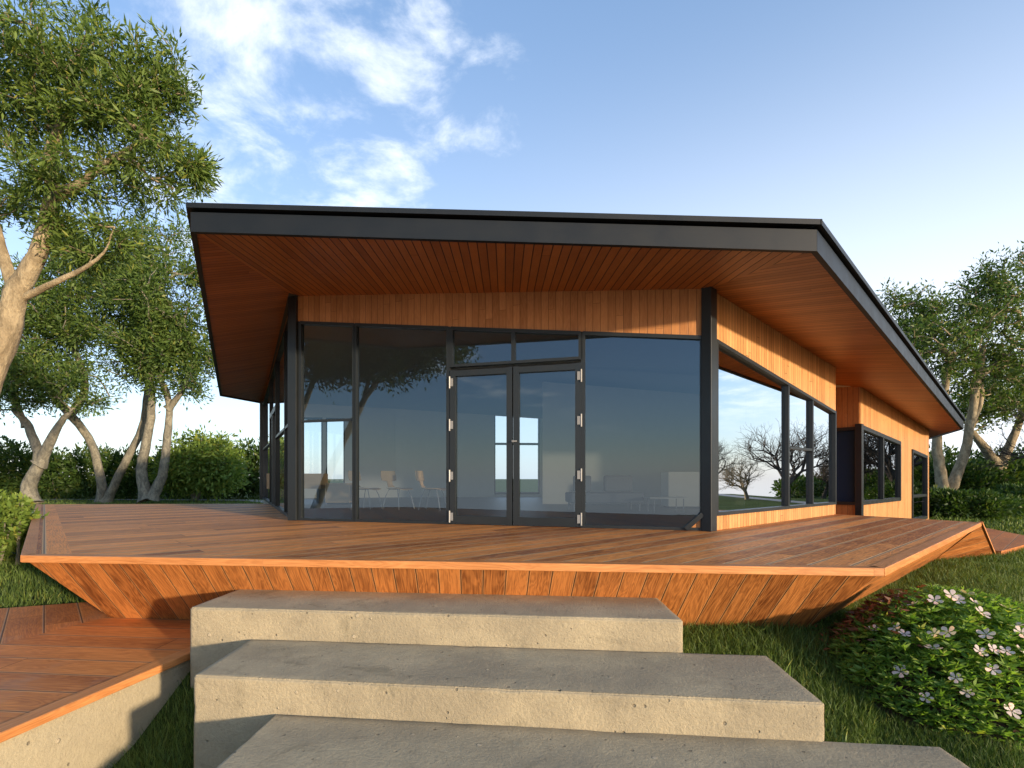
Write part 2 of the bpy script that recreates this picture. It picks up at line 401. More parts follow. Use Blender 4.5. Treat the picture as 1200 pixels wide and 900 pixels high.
# left border board runs along the left edge
def onl(p,d,q,e):   # 2D intersection
    a=Matrix(((d.x,-e.x),(d.y,-e.y))); s=a.inverted()@Vector((q.x-p.x,q.y-p.y)); return Vector((p.x+d.x*s.x,p.y+d.y*s.x))
i1=onl(Vector((T1.x+nin.x*bw,T1.y+nin.y*bw)),ld.xy,T1,fd.xy)
LBX=LB+(LB-T1).normalized()*0
bk=Vector((1,.06)).normalized()
i2=onl(Vector((T1.x+nin.x*bw,T1.y+nin.y*bw)),ld.xy,LBX,bk)
WB=onl(LBX,bk,W,(W-A).normalized())
b=MB(); b.poly([P(i1.x,i1.y,HD),P(T2.x,T2.y,HD),P(Q.x,Q.y,HD),P(C1.x,C1.y,HD),P(B.x,B.y,HD),P(A.x,A.y,HD),P(WB.x,WB.y,HD),P(i2.x,i2.y,HD)],ed)
b.build('deck_boards',M['deck'],deck)
b=MB(); b.poly([P(T1.x,T1.y,HD),P(i1.x,i1.y,HD),P(i2.x,i2.y,HD),P(LBX.x,LBX.y,HD)],ld); b.build('border_board',M['deck'],deck)
# edge boards, 65 mm thick, with a small nosing
b=MB(); th=.066; ring=[LBX,T1,T2,Q,C1]
cen=Vector((0,8))
def edge(b,p,q,hd,th,out=.012,inn=.10):
    d=Vector((q.x-p.x,q.y-p.y,0)).normalized(); n=Vector((d.y,-d.x,0))
    a0=P(p.x,p.y,hd-.003)+n*out; a1=P(q.x,q.y,hd-.003)+n*out
    c0=P(p.x,p.y,hd-.003)-n*inn; c1=P(q.x,q.y,hd-.003)-n*inn; dn=Vector((0,0,-th))
    b.prism([a0+dn,a1+dn,c1+dn,c0+dn],[a0,a1,c1,c0],d)
for p,q in zip(ring[:-1],ring[1:]):
    bb=MB(); edge(bb,p,q,HD,th); bb.build('edge_board',M['edge'],deck,bevel=.006)
# skirts slope inwards under the deck
HB=1.52; s_in=1.02; d_in=(HB-.78)*s_in
def inset(p,d1,d2,d):
    n1=Vector((-d1.y,d1.x)); n2=Vector((-d2.y,d2.x))
    return onl(p+n1*d,d1,p+n2*d,d2)
fd2=fd.xy; ed2=ed.xy; ld2=-ld.xy
T1b=inset(T1,ld2,fd2,d_in); T2b=inset(T2,fd2,ed2,d_in)
o1=.03
T1t=inset(T1,ld2,fd2,o1); T2t=inset(T2,fd2,ed2,o1)
LBb=LBX+Vector((nin.x,nin.y))*d_in; LBt=LBX+Vector((nin.x,nin.y))*o1
P1=Vector((7.45,8.85)); P2=Vector((9.42,9.62))
ht=HD+.05
def up(d3): return d3
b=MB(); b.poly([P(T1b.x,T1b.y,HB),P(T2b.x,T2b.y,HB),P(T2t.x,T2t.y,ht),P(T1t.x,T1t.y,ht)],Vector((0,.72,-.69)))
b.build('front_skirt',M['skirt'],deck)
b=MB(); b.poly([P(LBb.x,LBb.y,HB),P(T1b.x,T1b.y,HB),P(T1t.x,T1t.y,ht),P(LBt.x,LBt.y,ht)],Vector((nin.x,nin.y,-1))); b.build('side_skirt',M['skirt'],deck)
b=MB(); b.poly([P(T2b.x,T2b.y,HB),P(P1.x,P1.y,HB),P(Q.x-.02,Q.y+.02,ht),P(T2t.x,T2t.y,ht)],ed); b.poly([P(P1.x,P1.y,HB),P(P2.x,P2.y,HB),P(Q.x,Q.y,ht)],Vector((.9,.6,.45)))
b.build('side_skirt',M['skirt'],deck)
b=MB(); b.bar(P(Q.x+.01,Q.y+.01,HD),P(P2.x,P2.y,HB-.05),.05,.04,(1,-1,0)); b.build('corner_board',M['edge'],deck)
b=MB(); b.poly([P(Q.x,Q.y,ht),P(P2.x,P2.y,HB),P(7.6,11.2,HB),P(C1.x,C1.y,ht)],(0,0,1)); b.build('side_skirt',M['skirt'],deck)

# low platform beyond the deck's right corner
low=empty('wooden_platform',(11.3,11.6,0),'low wooden platform on the lawn beyond the right corner of the big deck','platform')
b=MB(); pts=[(9.3,9.4),(12.0,11.2),(13.9,15.2),(9.2,12.0),(7.7,11.4)]
b.prism([P(x,y,1.42) for x,y in pts],[P(x,y,1.30) for x,y in pts],(.75,.66,0)); b.build('platform_boards',M['lower'],low)

# ---------------------------------------------------------------- concrete steps
def slab(name,label,FL,FR,BR,BL,h,hb):
    o=MB(); r=[FL,FR,BR,BL]
    v=[P(x,y,hb) for x,y in r]+[P(x,y,h) for x,y in r]
    import bmesh
    bm=bmesh.new(); vs=[bm.verts.new(p) for p in v]
    bm.faces.new(vs[0:4][::-1]); bm.faces.new(vs[4:8])
    for i in range(4): j=(i+1)%4; bm.faces.new([vs[i],vs[j],vs[4+j],vs[4+i]])
    bmesh.ops.bevel(bm,geom=bm.edges[:],offset=.012,segments=3,affect='EDGES')
    from mathutils import noise as mn
    ux=(Vector(v[1])-Vector(v[0])).normalized(); uy=(Vector(v[3])-Vector(v[0])).normalized()
    def cut(o_,n_,a0,a1,st):
        k=a0
        while k<a1:
            bmesh.ops.bisect_plane(bm,geom=bm.verts[:]+bm.edges[:]+bm.faces[:],plane_co=Vector(o_)+n_*k,plane_no=n_); k+=st
    Lx=(Vector(v[1])-Vector(v[0])).length; Ly=(Vector(v[3])-Vector(v[0])).length
    cut(v[0],ux,.03,Lx-.02,.035); cut(v[4],uy,.03,Ly-.02,.035); cut(v[4],Vector((0,0,-1)),.03,.5,.035)
    pls=[]
    r3=[Vector(v[4+k]) for k in range(4)]
    for k in range(4):
        a=r3[k]; d_=(r3[(k+1)%4]-a).normalized(); pls.append((a,Vector((-d_.y,d_.x,0))))
    zt_=r3[0].z
    for vv in bm.verts:
        p=vv.co.copy(); ds=sorted([zt_-p.z]+[abs((p-a).dot(n_)) for a,n_ in pls])
        m_=(r3[0]+r3[2])/2; inn=(Vector((m_.x,m_.y,zt_-.6))-p).normalized()
        am=.0022*mn.noise(p*9)+.0012*mn.noise(p*31)
        e_=ds[1]
        if e_<.02: 
            ch=mn.noise(p*6+Vector((3,1,7))); am+=max(0,ch-.22)*.045*(1-e_/.02)+.0015
        vv.co=p+inn*am
    c=Vector(((FL[0]+FR[0])/2,(FL[1]+BL[1])/2,EYE-hb))
    for vv in bm.verts: vv.co-=c
    me=bpy.data.meshes.new(name); bm.to_mesh(me); bm.free(); me.materials.append(M['concrete'])
    me.polygons.foreach_set('use_smooth',[True]*len(me.polygons))
    ob=bpy.data.objects.new(name,me); COL.objects.link(ob); ob.location=c
    tag(ob,label,'step','concrete steps up to the deck'); 
    md=ob.modifiers.new('wn','WEIGHTED_NORMAL')
    return ob
slab('concrete_step','top concrete step, tucked under the slanting edge of the deck',(-2.33,4.27),(1.51,3.887),(1.586,4.75),(-2.235,5.12),1.045,2.1)
slab('concrete_step','middle concrete step between the top slab and the lowest slab',(-1.854,3.438),(1.981,3.014),(2.093,3.826),(-1.81,4.212),1.282,2.2)
slab('concrete_step','lowest concrete step, nearest the bottom edge of the photo',(-1.39,2.60),(2.50,2.19),(2.596,2.968),(-1.295,3.372),1.504,2.2)

# ---------------------------------------------------------------- lower deck on the left
ldk=empty('lower_deck',(-4.5,3.5,-.4),'lower red brown plank deck on a pale concrete wall left of the steps','deck')
HL=1.45
e0=Vector((-3.425+.237*5.40,5.40)); e1=Vector((-3.425+.237*.6,.6))
k0=at(137,703,HL*F/143).xy; k1=at(0,713,HL*F/153).xy; kd=(k1-k0).normalized(); k2=k0+kd*7.5; kR=k0-kd*1.8
m0=at(117,725,HL*F/(725-HY)).xy; m1=at(1,755,HL*F/(755-HY)).xy; md=(m1-m0); m2=m0+md*4; mR=m0-md*.9
far=Vector((-10.5,.6))
b=MB(); b.poly([P(e0.x,e0.y,HL),P(mR.x,mR.y,HL),P(m0.x,m0.y,HL),P(m1.x,m1.y,HL),P(m2.x,m2.y,HL),P(far.x,far.y,HL),P(e1.x,e1.y,HL)][::-1],fd); b.build('deck_boards',M['lower'],ldk)
b=MB(); b.poly([P(mR.x,mR.y,HL),P(kR.x,kR.y,HL),P(k0.x,k0.y,HL),P(k2.x,k2.y,HL),P(m2.x,m2.y,HL),P(m1.x,m1.y,HL),P(m0.x,m0.y,HL)][::-1],(-.634,.773,0)); b.build('border_boards',M['lower'],ldk)
b=MB(); b.poly([P(k0.x,k0.y,HL),P(k2.x,k2.y,HL),P(k2.x,k2.y,HL+.3),P(k0.x,k0.y,HL+.3)],kd.to_3d()); b.build('edge_board',M['edge'],ldk)
b=MB(); d=(e0-e1).normalized(); nr=Vector((d.y,-d.x))
E0=e0+nr*.01;E1=e1+nr*.01
b.prism([P(E1.x,E1.y,HL+.055),P(E0.x,E0.y,HL+.055),P(E0.x-nr.x*.13,E0.y-nr.y*.13,HL+.055),P(E1.x-nr.x*.13,E1.y-nr.y*.13,HL+.055)],
        [P(E1.x,E1.y,HL-.004),P(E0.x,E0.y,HL-.004),P(E0.x-nr.x*.13,E0.y-nr.y*.13,HL-.004),P(E1.x-nr.x*.13,E1.y-nr.y*.13,HL-.004)],d.to_3d())
b.build('edge_board',M['edge'],ldk,bevel=.008)
b=MB(); w0=e0-nr*.03; w1=e1-nr*.03
b.prism([P(w1.x,w1.y,2.3),P(w0.x,w0.y,2.3),P(w0.x-nr.x*.2,w0.y-nr.y*.2,2.3),P(w1.x-nr.x*.2,w1.y-nr.y*.2,2.3)],
        [P(w1.x,w1.y,HL+.056),P(w0.x,w0.y,HL+.056),P(w0.x-nr.x*.2,w0.y-nr.y*.2,HL+.056),P(w1.x-nr.x*.2,w1.y-nr.y*.2,HL+.056)])
b.build('retaining_wall',M['concrete_wall'],ldk)

# ---------------------------------------------------------------- the house
house=empty('timber_house',(2,12,0),'single storey timber and glass house under a wide dark edged roof','house')
def plane3(a,b_,c):
    n=(b_-a).cross(c-a); return (a,n)
def ray(px,py,pl):
    d=Vector(((px-CX)/F,1,(HY-py)/F)); o=Vector((0,0,EYE)); a,n=pl
    return o+d*((a-o).dot(n)/d.dot(n))
def zon(pl,x,y):
    a,n=pl; return a.z-((x-a.x)*n.x+(y-a.y)*n.y)/n.z
As=P(A.x,A.y,-3.047); Bs=P(B.x,B.y,-2.53); C1s=P(C1.x,C1.y,-2.149); Ws=P(W.x,W.y,-2.594)
L0=at(224,268.5,5.95)
plF=plane3(As,Bs,L0); R0=ray(957,291,plF)
plR=plane3(Bs,R0,C1s); plL=plane3(L0,As,Ws)
E0r=ray(1129,502,plR); G0=ray(257.8,463,plL)
S0=ray(1007,453.6,plR); End=ray(1087.6,504,plR); ER2=ray(1089,514,plR)
ER3=ER2+(ER2-E0r).normalized()*1.2; ER3.z=zon(plR,ER3.x,ER3.y)
Sret=ray(974,456,plR)
# building outline (plan)
u1=(C1-B).normalized(); nb=Vector((-u1.y,u1.x))            # nb points into the building
S2=S0.xy; E2=End.xy; ncr=1.6
C1n=C1+nb*ncr; S2n=S2+nb*ncr
BR_=Vector((11.2,20.5)); BL_=W
# soffit facets
def hip(pl,x,y): return Vector((x,y,zon(pl,x,y)))
# interior apex line: extend hips inward for the ceiling
b=MB(); b.poly([L0,R0,Bs,As],(.05,1,.07),flip=True); sof=b.build('soffit',M['soffit'],house)
bperp=Vector((u1.y,-u1.x,0))
b=MB()
def pr(v): return Vector((v.x,v.y,zon(plR,v.x,v.y)))
b.poly([Bs,R0,E0r,ER3,pr(E2),pr(S2),pr(S2n),pr(C1n),pr(C1)][::1],bperp)
b.build('soffit',M['soffit_side'],house)
lw=(W-A).normalized(); lperp=Vector((-lw.y,lw.x,0))
GW=ray(309,472.5,plL); 
b=MB(); b.poly([L0,As,Ws,GW,G0],lperp); b.build('soffit',M['soffit_side'],house)
# fascia: a band below the cap, cap stands proud
def fascia(p,q,name='fascia',hh=.25):
    d=(q-p); dn=Vector((d.x,d.y,0)).normalized(); n=Vector((dn.y,-dn.x,0))
    if n.dot(Vector((p.x,p.y,0))-Vector((2,12,0)))<0: n=-n
    z=Vector((0,0,1))
    bb=MB(); a0=p+n*.005-z*.03;a1=q+n*.005-z*.03
    bb.prism([a0-n*.055,a1-n*.055,a1,a0],[a0-n*.055+z*(hh-.03),a1-n*.055+z*(hh-.03),a1+z*(hh-.03),a0+z*(hh-.03)],d)
    fo=bb.build('fascia',M['fascia'],house)
    bb=MB(); c0=p+z*(hh-.028)-dn*.03; c1=q+z*(hh-.028)+dn*.03
    bb.prism([c0-n*.3,c1-n*.3,c1+n*.05,c0+n*.05],[c0-n*.3+z*.055,c1-n*.3+z*.055,c1+n*.05+z*.055,c0+n*.05+z*.055],d)
    bb.build('cap',M['fascia'],fo)
fascia(L0,R0); fascia(R0,E0r); fascia(G0,L0); fascia(E0r,ER3)
fascia(G0,GW+(GW-G0).normalized()*5)
# roof sheet above
b=MB(); z=Vector((0,0,.255)); mid=Vector((2.0,13.0,EYE+3.1))
rr=[G0,L0,R0,E0r,ER3,Vector((11,21.5,EYE+1.9)),Vector((-4,20,EYE+2.7)),GW]
for i in range(len(rr)):
    b.poly([rr[i]+z,rr[(i+1)%len(rr)]+z,mid+z])
b.build('roof',M['roof'],house)
# ceiling inside
cb=MB(); CE=[As,Bs,C1s,pr(C1n),pr(S2n),pr(S2),pr(E2),Vector((11.2,20.5,EYE+1.7)),Vector((-3,19.2,EYE+2.5)),Ws]
midc=Vector((2.0,13.0,EYE+2.75))
for i in range(len(CE)):
    cb.poly([CE[i]+Vector((0,0,.01)),CE[(i+1)%len(CE)]+Vector((0,0,.01)),midc],(1,0,0),flip=True)
cb.build('ceiling',M['ceil_in'],house)
fb=MB(); HF=.705
fb.poly([P(A.x,A.y,HF),P(B.x,B.y,HF),P(C1.x,C1.y,HF),P(C1n.x,C1n.y,HF),P(S2n.x,S2n.y,HF),P(S2.x,S2.y,HF),P(E2.x,E2.y,HF),P(11.2,20.5,HF),P(-3,19.2,HF),P(W.x,W.y,HF)],(1,0,0)); fb.build('interior_floor',M['floor_in'],house)
# wall panels as sloped prisms
def panel(b,p,q,hb0,ht0,hb1,ht1,th=.10,out=0,g=(0,0,1)):
    """p,q plan; h are heights above the eye level negative-down style: values are world z"""
    d=(q-p).normalized(); n=Vector((d.y,-d.x))      # outward when walking left to right seen from outside
    o=n*out; i=n*(out-th)
    v=lambda r,k,zz: Vector((r.x+k.x,r.y+k.y,zz))
    b.prism([v(p,o,hb0),v(q,o,hb1),v(q,i,hb1),v(p,i,hb0)],[v(p,o,ht0),v(q,o,ht1),v(q,i,ht1),v(p,i,ht0)],g)
def lerp(p,q,t): return p+(q-p)*t
def tx(p,q,px):       # parameter along p-q that projects to pixel column px
    r=(px-CX)/F; d=q-p
    return (r*p.y-p.x)/(d.x-r*d.y)
DZ=EYE-HD
# --- front wall
FW=(A,B)
def hz(py,px):        # world z of pixel row on the front wall
    t=tx(A,B,px); p=lerp(A,B,t); return EYE+(HY-py)/F*p.y
hl=hz(377,352); hr=hz(394,820)
tL=tx(A,B,352); tR=tx(A,B,820)
def head(t): return hl+(hr-hl)*(t-tL)/(tR-tL)
def sof_f(t): p=lerp(A,B,t); return zon(plF,p.x,p.y)
b=MB(); panel(b,lerp(A,B,.0),lerp(A,B,1.0),head(0),sof_f(0)+.02,head(1),sof_f(1)+.02,.1,.03); b.build('wall_cladding',M['clad'],house)
nf=Vector(((B-A).normalized().y,-(B-A).normalized().x,0))
def fbar(t0,z0,t1,z1,wd,dp,mb,out=.0):
    p=lerp(A,B,t0); q=lerp(A,B,t1)
    a=Vector((p.x,p.y,z0))+nf*out; c=Vector((q.x,q.y,z1))+nf*out
    if abs((c-a).normalized().z)>.9: mb.bar(a,c,wd,dp,Vector((B-A).to_3d()))
    else: mb.bar(a,c,wd,dp,Vector((0,0,1)))
def px2t(x): return tx(A,B,x)
# two fixed windows left, one right, a transom pair over the double door
def window(xl,xr,bars=(),label=None,glassm='glass',diag=False,zbot=None,vbars=()):
    mb=MB(); t0=px2t(xl); t1=px2t(xr); zb=zbot if zbot is not None else DZ
    fbar(t0,zb,t0,head(t0)-.01,.055,.09,mb); fbar(t1,zb,t1,head(t1)-.01,.055,.09,mb)
    fbar(t0,head(t0)-.025,t1,head(t1)-.025,.05,.094,mb); fbar(t0,zb+.022,t1,zb+.022,.04,.086,mb)
    for y,xa in bars:
        zz=hz(y,xa); fbar(t0,zz,t1,zz,.04,.05,mb)
    for xv in vbars:
        tv=px2t(xv); fbar(tv,zb,tv,head(tv),.06,.08,mb)
    if diag:
        ta=px2t(803); fbar(ta,DZ+.02,px2t(823),hz(602,823),.06,.11,mb,.02)
    o=mb.build('window',M['frame'],house)
    if label: o['label']=label
    g=MB(); p=lerp(A,B,t0); q=lerp(A,B,t1)
    if diag:
        ta=lerp(A,B,px2t(804))
        g.poly([(p.x,p.y,zb),(ta.x,ta.y,zb),(q.x,q.y,hz(603,823)),(q.x,q.y,head(t1)),(p.x,p.y,head(t0))])
    else: g.poly([(p.x,p.y,zb),(q.x,q.y,zb),(q.x,q.y,head(t1)),(p.x,p.y,head(t0))])
    g.build('pane',M[glassm],o); return o
window(353,416,bars=((493,380),)); window(417.5,526)
window(683.5,823,diag=True)
b=MB(); ta=lerp(A,B,px2t(803)); tb=lerp(A,B,px2t(826))
bb=[Vector((ta.x,ta.y,DZ)),Vector((tb.x,tb.y,DZ)),Vector((tb.x,tb.y,hz(601,826)))]
b.prism([v+nf*.03 for v in bb],[v-nf*.03 for v in bb],(0,0,1)); b.build('corner_cladding',M['clad'],house)
ztr=hz(426.5,603)
# transom windows over door
o=window(529.5,680.5,zbot=ztr,vbars=(602,))
# double door
def door(x0,x1):
    mb=MB(); t0=px2t(x0); t1=px2t(x1); zt=ztr-.05
    w=.085/6.42
    fbar(t0+w/2,DZ+.01,t0+w/2,zt,.085,.07,mb,.02); fbar(t1-w/2,DZ+.01,t1-w/2,zt,.085,.07,mb,.02)
    fbar(t0,zt-.05,t1,zt-.05,.085,.066,mb,.02); fbar(t0,DZ+.075,t1,DZ+.075,.12,.066,mb,.02)
    o=mb.build('door',M['frame'],house)
    g=MB(); p=lerp(A,B,t0); q=lerp(A,B,t1); g.poly([(p.x,p.y,DZ),(q.x,q.y,DZ),(q.x,q.y,zt),(p.x,p.y,zt)]); g.build('pane',M['glass'],o)
    return o
dl=door(528.5,601); dr=door(602.3,681.5)
mb=MB(); tm=px2t(600); 
p=lerp(A,B,px2t(601.7)); c0=Vector((p.x,p.y,hz(517.5,601)))
mb.tube([c0+nf*.05,c0+nf*.085],.016,10); mb.bar(c0+nf*.09-Vector((.0,0,0)),c0+nf*.09+(B-A).normalized().to_3d()*.07,.02,.018,(0,0,1)); mb.build('handle',M['steel'],dr)
def hinges(par,px,ys,sgn):
    t=px2t(px); p=lerp(A,B,t); al=(B-A).normalized().to_3d()
    for y in ys:
        z0=hz(y,px); c=Vector((p.x,p.y,z0))+nf*.062
        m2=MB(); m2.tube([c-Vector((0,0,.09)),c+Vector((0,0,.09))],.013,8); m2.bar(c+al*.03*sgn-Vector((0,0,.06)),c+al*.03*sgn+Vector((0,0,.06)),.05,.012,al)
        m2.build('hinge',M['steel'],par)
hinges(dl,528.2,(449,498.5,557.5,605),1); hinges(dr,681.5,(441,493,556.5,608),-1)
# corner posts
def post(p2,zb,zt,wd=.17,d=None,name='post'):
    d=d or (B-A).normalized().to_3d(); mb=MB(); mb.bar((p2.x,p2.y,zb),(p2.x,p2.y,zt),wd,wd*.85,d); return mb.build(name,M['frame'],house,bevel=.004)
post(Vector((A.x+.0,A.y-.02)),DZ,sof_f(0)+.01,.16); post(Vector((B.x+.0,B.y-.03)),DZ,sof_f(1)+.01,.16,u1.to_3d())
# --- right wall
def rz(px,py,p,q):
    t=tx(p,q,px); r=lerp(p,q,t); return EYE+(HY-py)/F*r.y
def sidewall(p,q,xs,headL,headR,sill,xw0,xw1,mull,hbars,gl,zfloor,cut=None):
    """cladding around a window on a wall p-q; pixel columns place the window"""
    n=Vector(((q-p).normalized().y,-(q-p).normalized().x,0)); U=(q-p).normalized().to_3d()
    t0=tx(p,q,xw0); t1=tx(p,q,xw1)
    hd=lambda t: headL+(headR-headL)*(t-t0)/(t1-t0)
    sf=lambda t: zon(plR,*lerp(p,q,t))+.01
    return n,U,t0,t1,hd,sf
pB,pC=B,C1
t0=tx(B,C1,836); t1=tx(B,C1,976)
hL=rz(834.5,398,B,C1); hR=rz(974,482,B,C1); sill=EYE-.515
nR=Vector((u1.y,-u1.x,0)); U=u1.to_3d()
hd=lambda t: hL+(hR-hL)*(t-t0)/(t1-t0)
sf=lambda t: zon(plR,*lerp(B,C1,t))+.01
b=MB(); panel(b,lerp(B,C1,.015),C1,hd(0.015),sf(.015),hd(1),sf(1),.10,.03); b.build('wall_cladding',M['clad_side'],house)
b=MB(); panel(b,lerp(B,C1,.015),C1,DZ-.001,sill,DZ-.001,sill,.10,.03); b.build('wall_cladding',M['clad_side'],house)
def rbar(mb,P0,Q0,t,z0,t_,z1,w_,d_,n_,out=0):
    a=lerp(P0,Q0,t); c=lerp(P0,Q0,t_); a=Vector((a.x,a.y,z0))+n_*out; c=Vector((c.x,c.y,z1))+n_*out
    mb.bar(a,c,w_,d_,(Q0-P0).to_3d() if abs((c-a).normalized().z)>.9 else Vector((0,0,1)))
def rwindow(P0,Q0,t0,t1,z0f,z1f,xm,bars,gl,n_,fw=.06,out=.0):
    mb=MB()
    rbar(mb,P0,Q0,t0,z0f(t0),t0,z1f(t0),fw,.10,n_,out); rbar(mb,P0,Q0,t1,z0f(t1),t1,z1f(t1),fw,.10,n_,out)
    rbar(mb,P0,Q0,t0,z1f(t0)-fw/2,t1,z1f(t1)-fw/2,fw,.104,n_,out); rbar(mb,P0,Q0,t0,z0f(t0)+fw/2,t1,z0f(t1)+fw/2,fw,.104,n_,out)
    for x in xm:
        t=tx(P0,Q0,x); rbar(mb,P0,Q0,t,z0f(t),t,z1f(t),fw,.09,n_,out)
    for xa,xb,za,zb_ in bars:
        rbar(mb,P0,Q0,tx(P0,Q0,xa),za,tx(P0,Q0,xb),zb_,fw*.8,.085,n_,out)
    o=mb.build('window',M['frame'],house)
    ts=[t0]+[tx(P0,Q0,x) for x in xm]+[t1]
    for a,c in zip(ts[:-1],ts[1:]):
        g=MB(); p=lerp(P0,Q0,a); q=lerp(P0,Q0,c); k=n_*(out-.01)
        g.poly([Vector((p.x,p.y,z0f(a)))+k,Vector((q.x,q.y,z0f(c)))+k,Vector((q.x,q.y,z1f(c)))+k,Vector((p.x,p.y,z1f(a)))+k]); g.build('pane',M[gl],o)
    return o
rwindow(B,C1,t0,.985,lambda t:sill-.0,hd,(920.5,949),((922,948,rz(935,526,B,C1),rz(935,526,B,C1)),),'glass_mirror',nR,.05,.01)
# notch walls
b=MB(); panel(b,C1,C1n,DZ,zon(plR,C1.x,C1.y),DZ,zon(plR,C1n.x,C1n.y)+.0,.08,0); b.build('wall_cladding',M['clad'],house)
b=MB(); panel(b,C1n,S2n,-.1,zon(plR,C1n.x,C1n.y),-.1,zon(plR,S2n.x,S2n.y),.08,0); b.build('wall_cladding',M['clad'],house)
GZ=-.05
zt1=EYE+(HY-500)/F*S2.y; zsl=EYE-(592-HY)/F*S2.y
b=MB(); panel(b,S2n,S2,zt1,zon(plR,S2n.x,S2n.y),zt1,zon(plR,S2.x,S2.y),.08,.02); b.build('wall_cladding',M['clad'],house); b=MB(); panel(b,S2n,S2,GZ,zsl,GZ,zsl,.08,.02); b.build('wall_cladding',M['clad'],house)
nn=Vector(((S2-S2n).normalized().y,-(S2-S2n).normalized().x,0))
rwindow(S2n,S2,.02,.985,lambda t:zsl,lambda t:zt1,(),(),'glass_notch',nn,.07,.0)
b=MB(); kk=Vector((S2.x-S2n.x,S2.y-S2n.y)).normalized(); q0=S2n+kk*.1-nn.xy*.09; q1=S2-kk*.1-nn.xy*.09
panel(b,q0,q1,zsl+.02,zt1-.02,zsl+.02,zt1-.02,.01,0); b.build('pane_backing',M['backing'],house)  # added panel, stands in for the dark blue-grey look of the glass
# second wall
U2=(E2-S2).normalized(); n2=Vector((U2.y,-U2.x,0))
sf2=lambda t: zon(plR,*lerp(S2,E2,t))+.01
xa,xb=1008.5,1053; ta,tb=tx(S2,E2,xa),tx(S2,E2,xb)
za=rz(xa,498.5,S2,E2); zb2=rz(xb,517.5,S2,E2); h2=lambda t: za+(zb2-za)*(t-ta)/(tb-ta)
tdA,tdB=tx(S2,E2,1067.5),tx(S2,E2,1084.5)
zd0=rz(1068,526.5,S2,E2); zd1=rz(1085,534,S2,E2); hd2=lambda t: zd0+(zd1-zd0)*(t-tdA)/(tdB-tdA)
zdb=EYE-1.24
b=MB(); L_=lambda t: lerp(S2,E2,t)
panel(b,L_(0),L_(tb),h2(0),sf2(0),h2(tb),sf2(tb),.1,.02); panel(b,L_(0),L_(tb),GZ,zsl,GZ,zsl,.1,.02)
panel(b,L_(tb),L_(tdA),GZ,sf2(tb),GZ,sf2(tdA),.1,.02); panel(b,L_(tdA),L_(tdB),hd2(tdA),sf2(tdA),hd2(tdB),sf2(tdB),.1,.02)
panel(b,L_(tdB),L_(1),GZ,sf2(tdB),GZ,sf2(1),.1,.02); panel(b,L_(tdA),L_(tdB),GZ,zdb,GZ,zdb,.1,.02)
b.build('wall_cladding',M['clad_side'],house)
rwindow(S2,E2,.012,tb,lambda t:zsl,h2,(1033,),(),'glass_dark',n2,.09,.0)
o=rwindow(S2,E2,tdA,tdB,lambda t:zdb,hd2,(),((1068,1084,rz(1076,581,S2,E2),rz(1076,581,S2,E2)),),'glass_dark',n2,.09,.0); o.name='side_door'
post(Vector((S2.x,S2.y)),GZ,h2(0)+.02,.15,U2.to_3d())
# end and back walls
b=MB(); panel(b,E2,Vector((11.2,20.5)),GZ,sf2(1),GZ,EYE+1.72,.15,0); b.build('wall_cladding',M['clad'],house)
# back wall: plaster with tall windows
BP=Vector((-3,19.2)); 
def backwall(p,q,z0,z1,wins,cross=True):
    b=MB(); ts=[0]
    # q -> p order keeps the outside facing away from the camera
    prev=0
    def top(t): return z0+(z1-z0)*t
    def pan(ta,tb,za0,za1,zb0,zb1):
        panel(b,lerp(p,q,ta),lerp(p,q,tb),za0,za1,zb0,zb1,.16,.08)
    for (ta,tb,zb_,zt) in wins:
        pan(prev,ta,GZ,top(prev),GZ,top(ta)); pan(ta,tb,zt,top(ta),zt,top(tb)); pan(ta,tb,GZ,zb_,GZ,zb_); prev=tb
    pan(prev,1,GZ,top(prev),GZ,top(1)); b.build('back_wall',M['wall_in'],house)
    d=(q-p).normalized(); n_=Vector((d.y,-d.x,0))
    for (ta,tb,zb_,zt) in wins:
        t2=(ta+tb)/2
        mb=MB(); 
        for t in ((ta,t2,tb) if cross else (ta,tb)): rbar(mb,p,q,t,zb_,t,zt,.09,.10,n_)
        for zz in ((zb_+.04,zb_+(zt-zb_)*.62,zt-.04) if cross else (zb_+.04,zt-.04)): rbar(mb,p,q,ta,zz,tb,zz,.08,.104,n_)
        o=mb.build('window',M['frame'],house)
        g=MB(); pp=lerp(p,q,ta); qq=lerp(p,q,tb); g.poly([(pp.x,pp.y,zb_),(qq.x,qq.y,zb_),(qq.x,qq.y,zt),(pp.x,pp.y,zt)]); g.build('pane',M['glass_side'],o)
# west part of the back wall is almost all glass
def tb_(p,q,px): return tx(p,q,px)
backwall(W,BP,EYE+2.594,EYE+2.5,[(tx(W,BP,345),tx(W,BP,378),DZ+.35,EYE+2.1),(tx(W,BP,382),tx(W,BP,404),DZ+.35,EYE+2.1)],False)
BQ=Vector((11.2,20.5))
backwall(BP,BQ,EYE+2.5,EYE+1.72,[(tx(BP,BQ,579),tx(BP,BQ,632),DZ+.1,EYE+2.4)])
# partition that takes the low sun
b=MB(); pa=Vector((1.75,14.3)); pb=Vector((8.9,13.6))
panel(b,pa,pb,DZ,EYE+2.6,DZ,EYE+1.9,.15,0); b.build('interior_wall',M['wall_in'],house)
b=MB(); panel(b,Vector((2.45,19.4)),pa,DZ,EYE+2.3,DZ,EYE+2.6,.12,0); b.build('interior_wall',M['wall_in'],house)
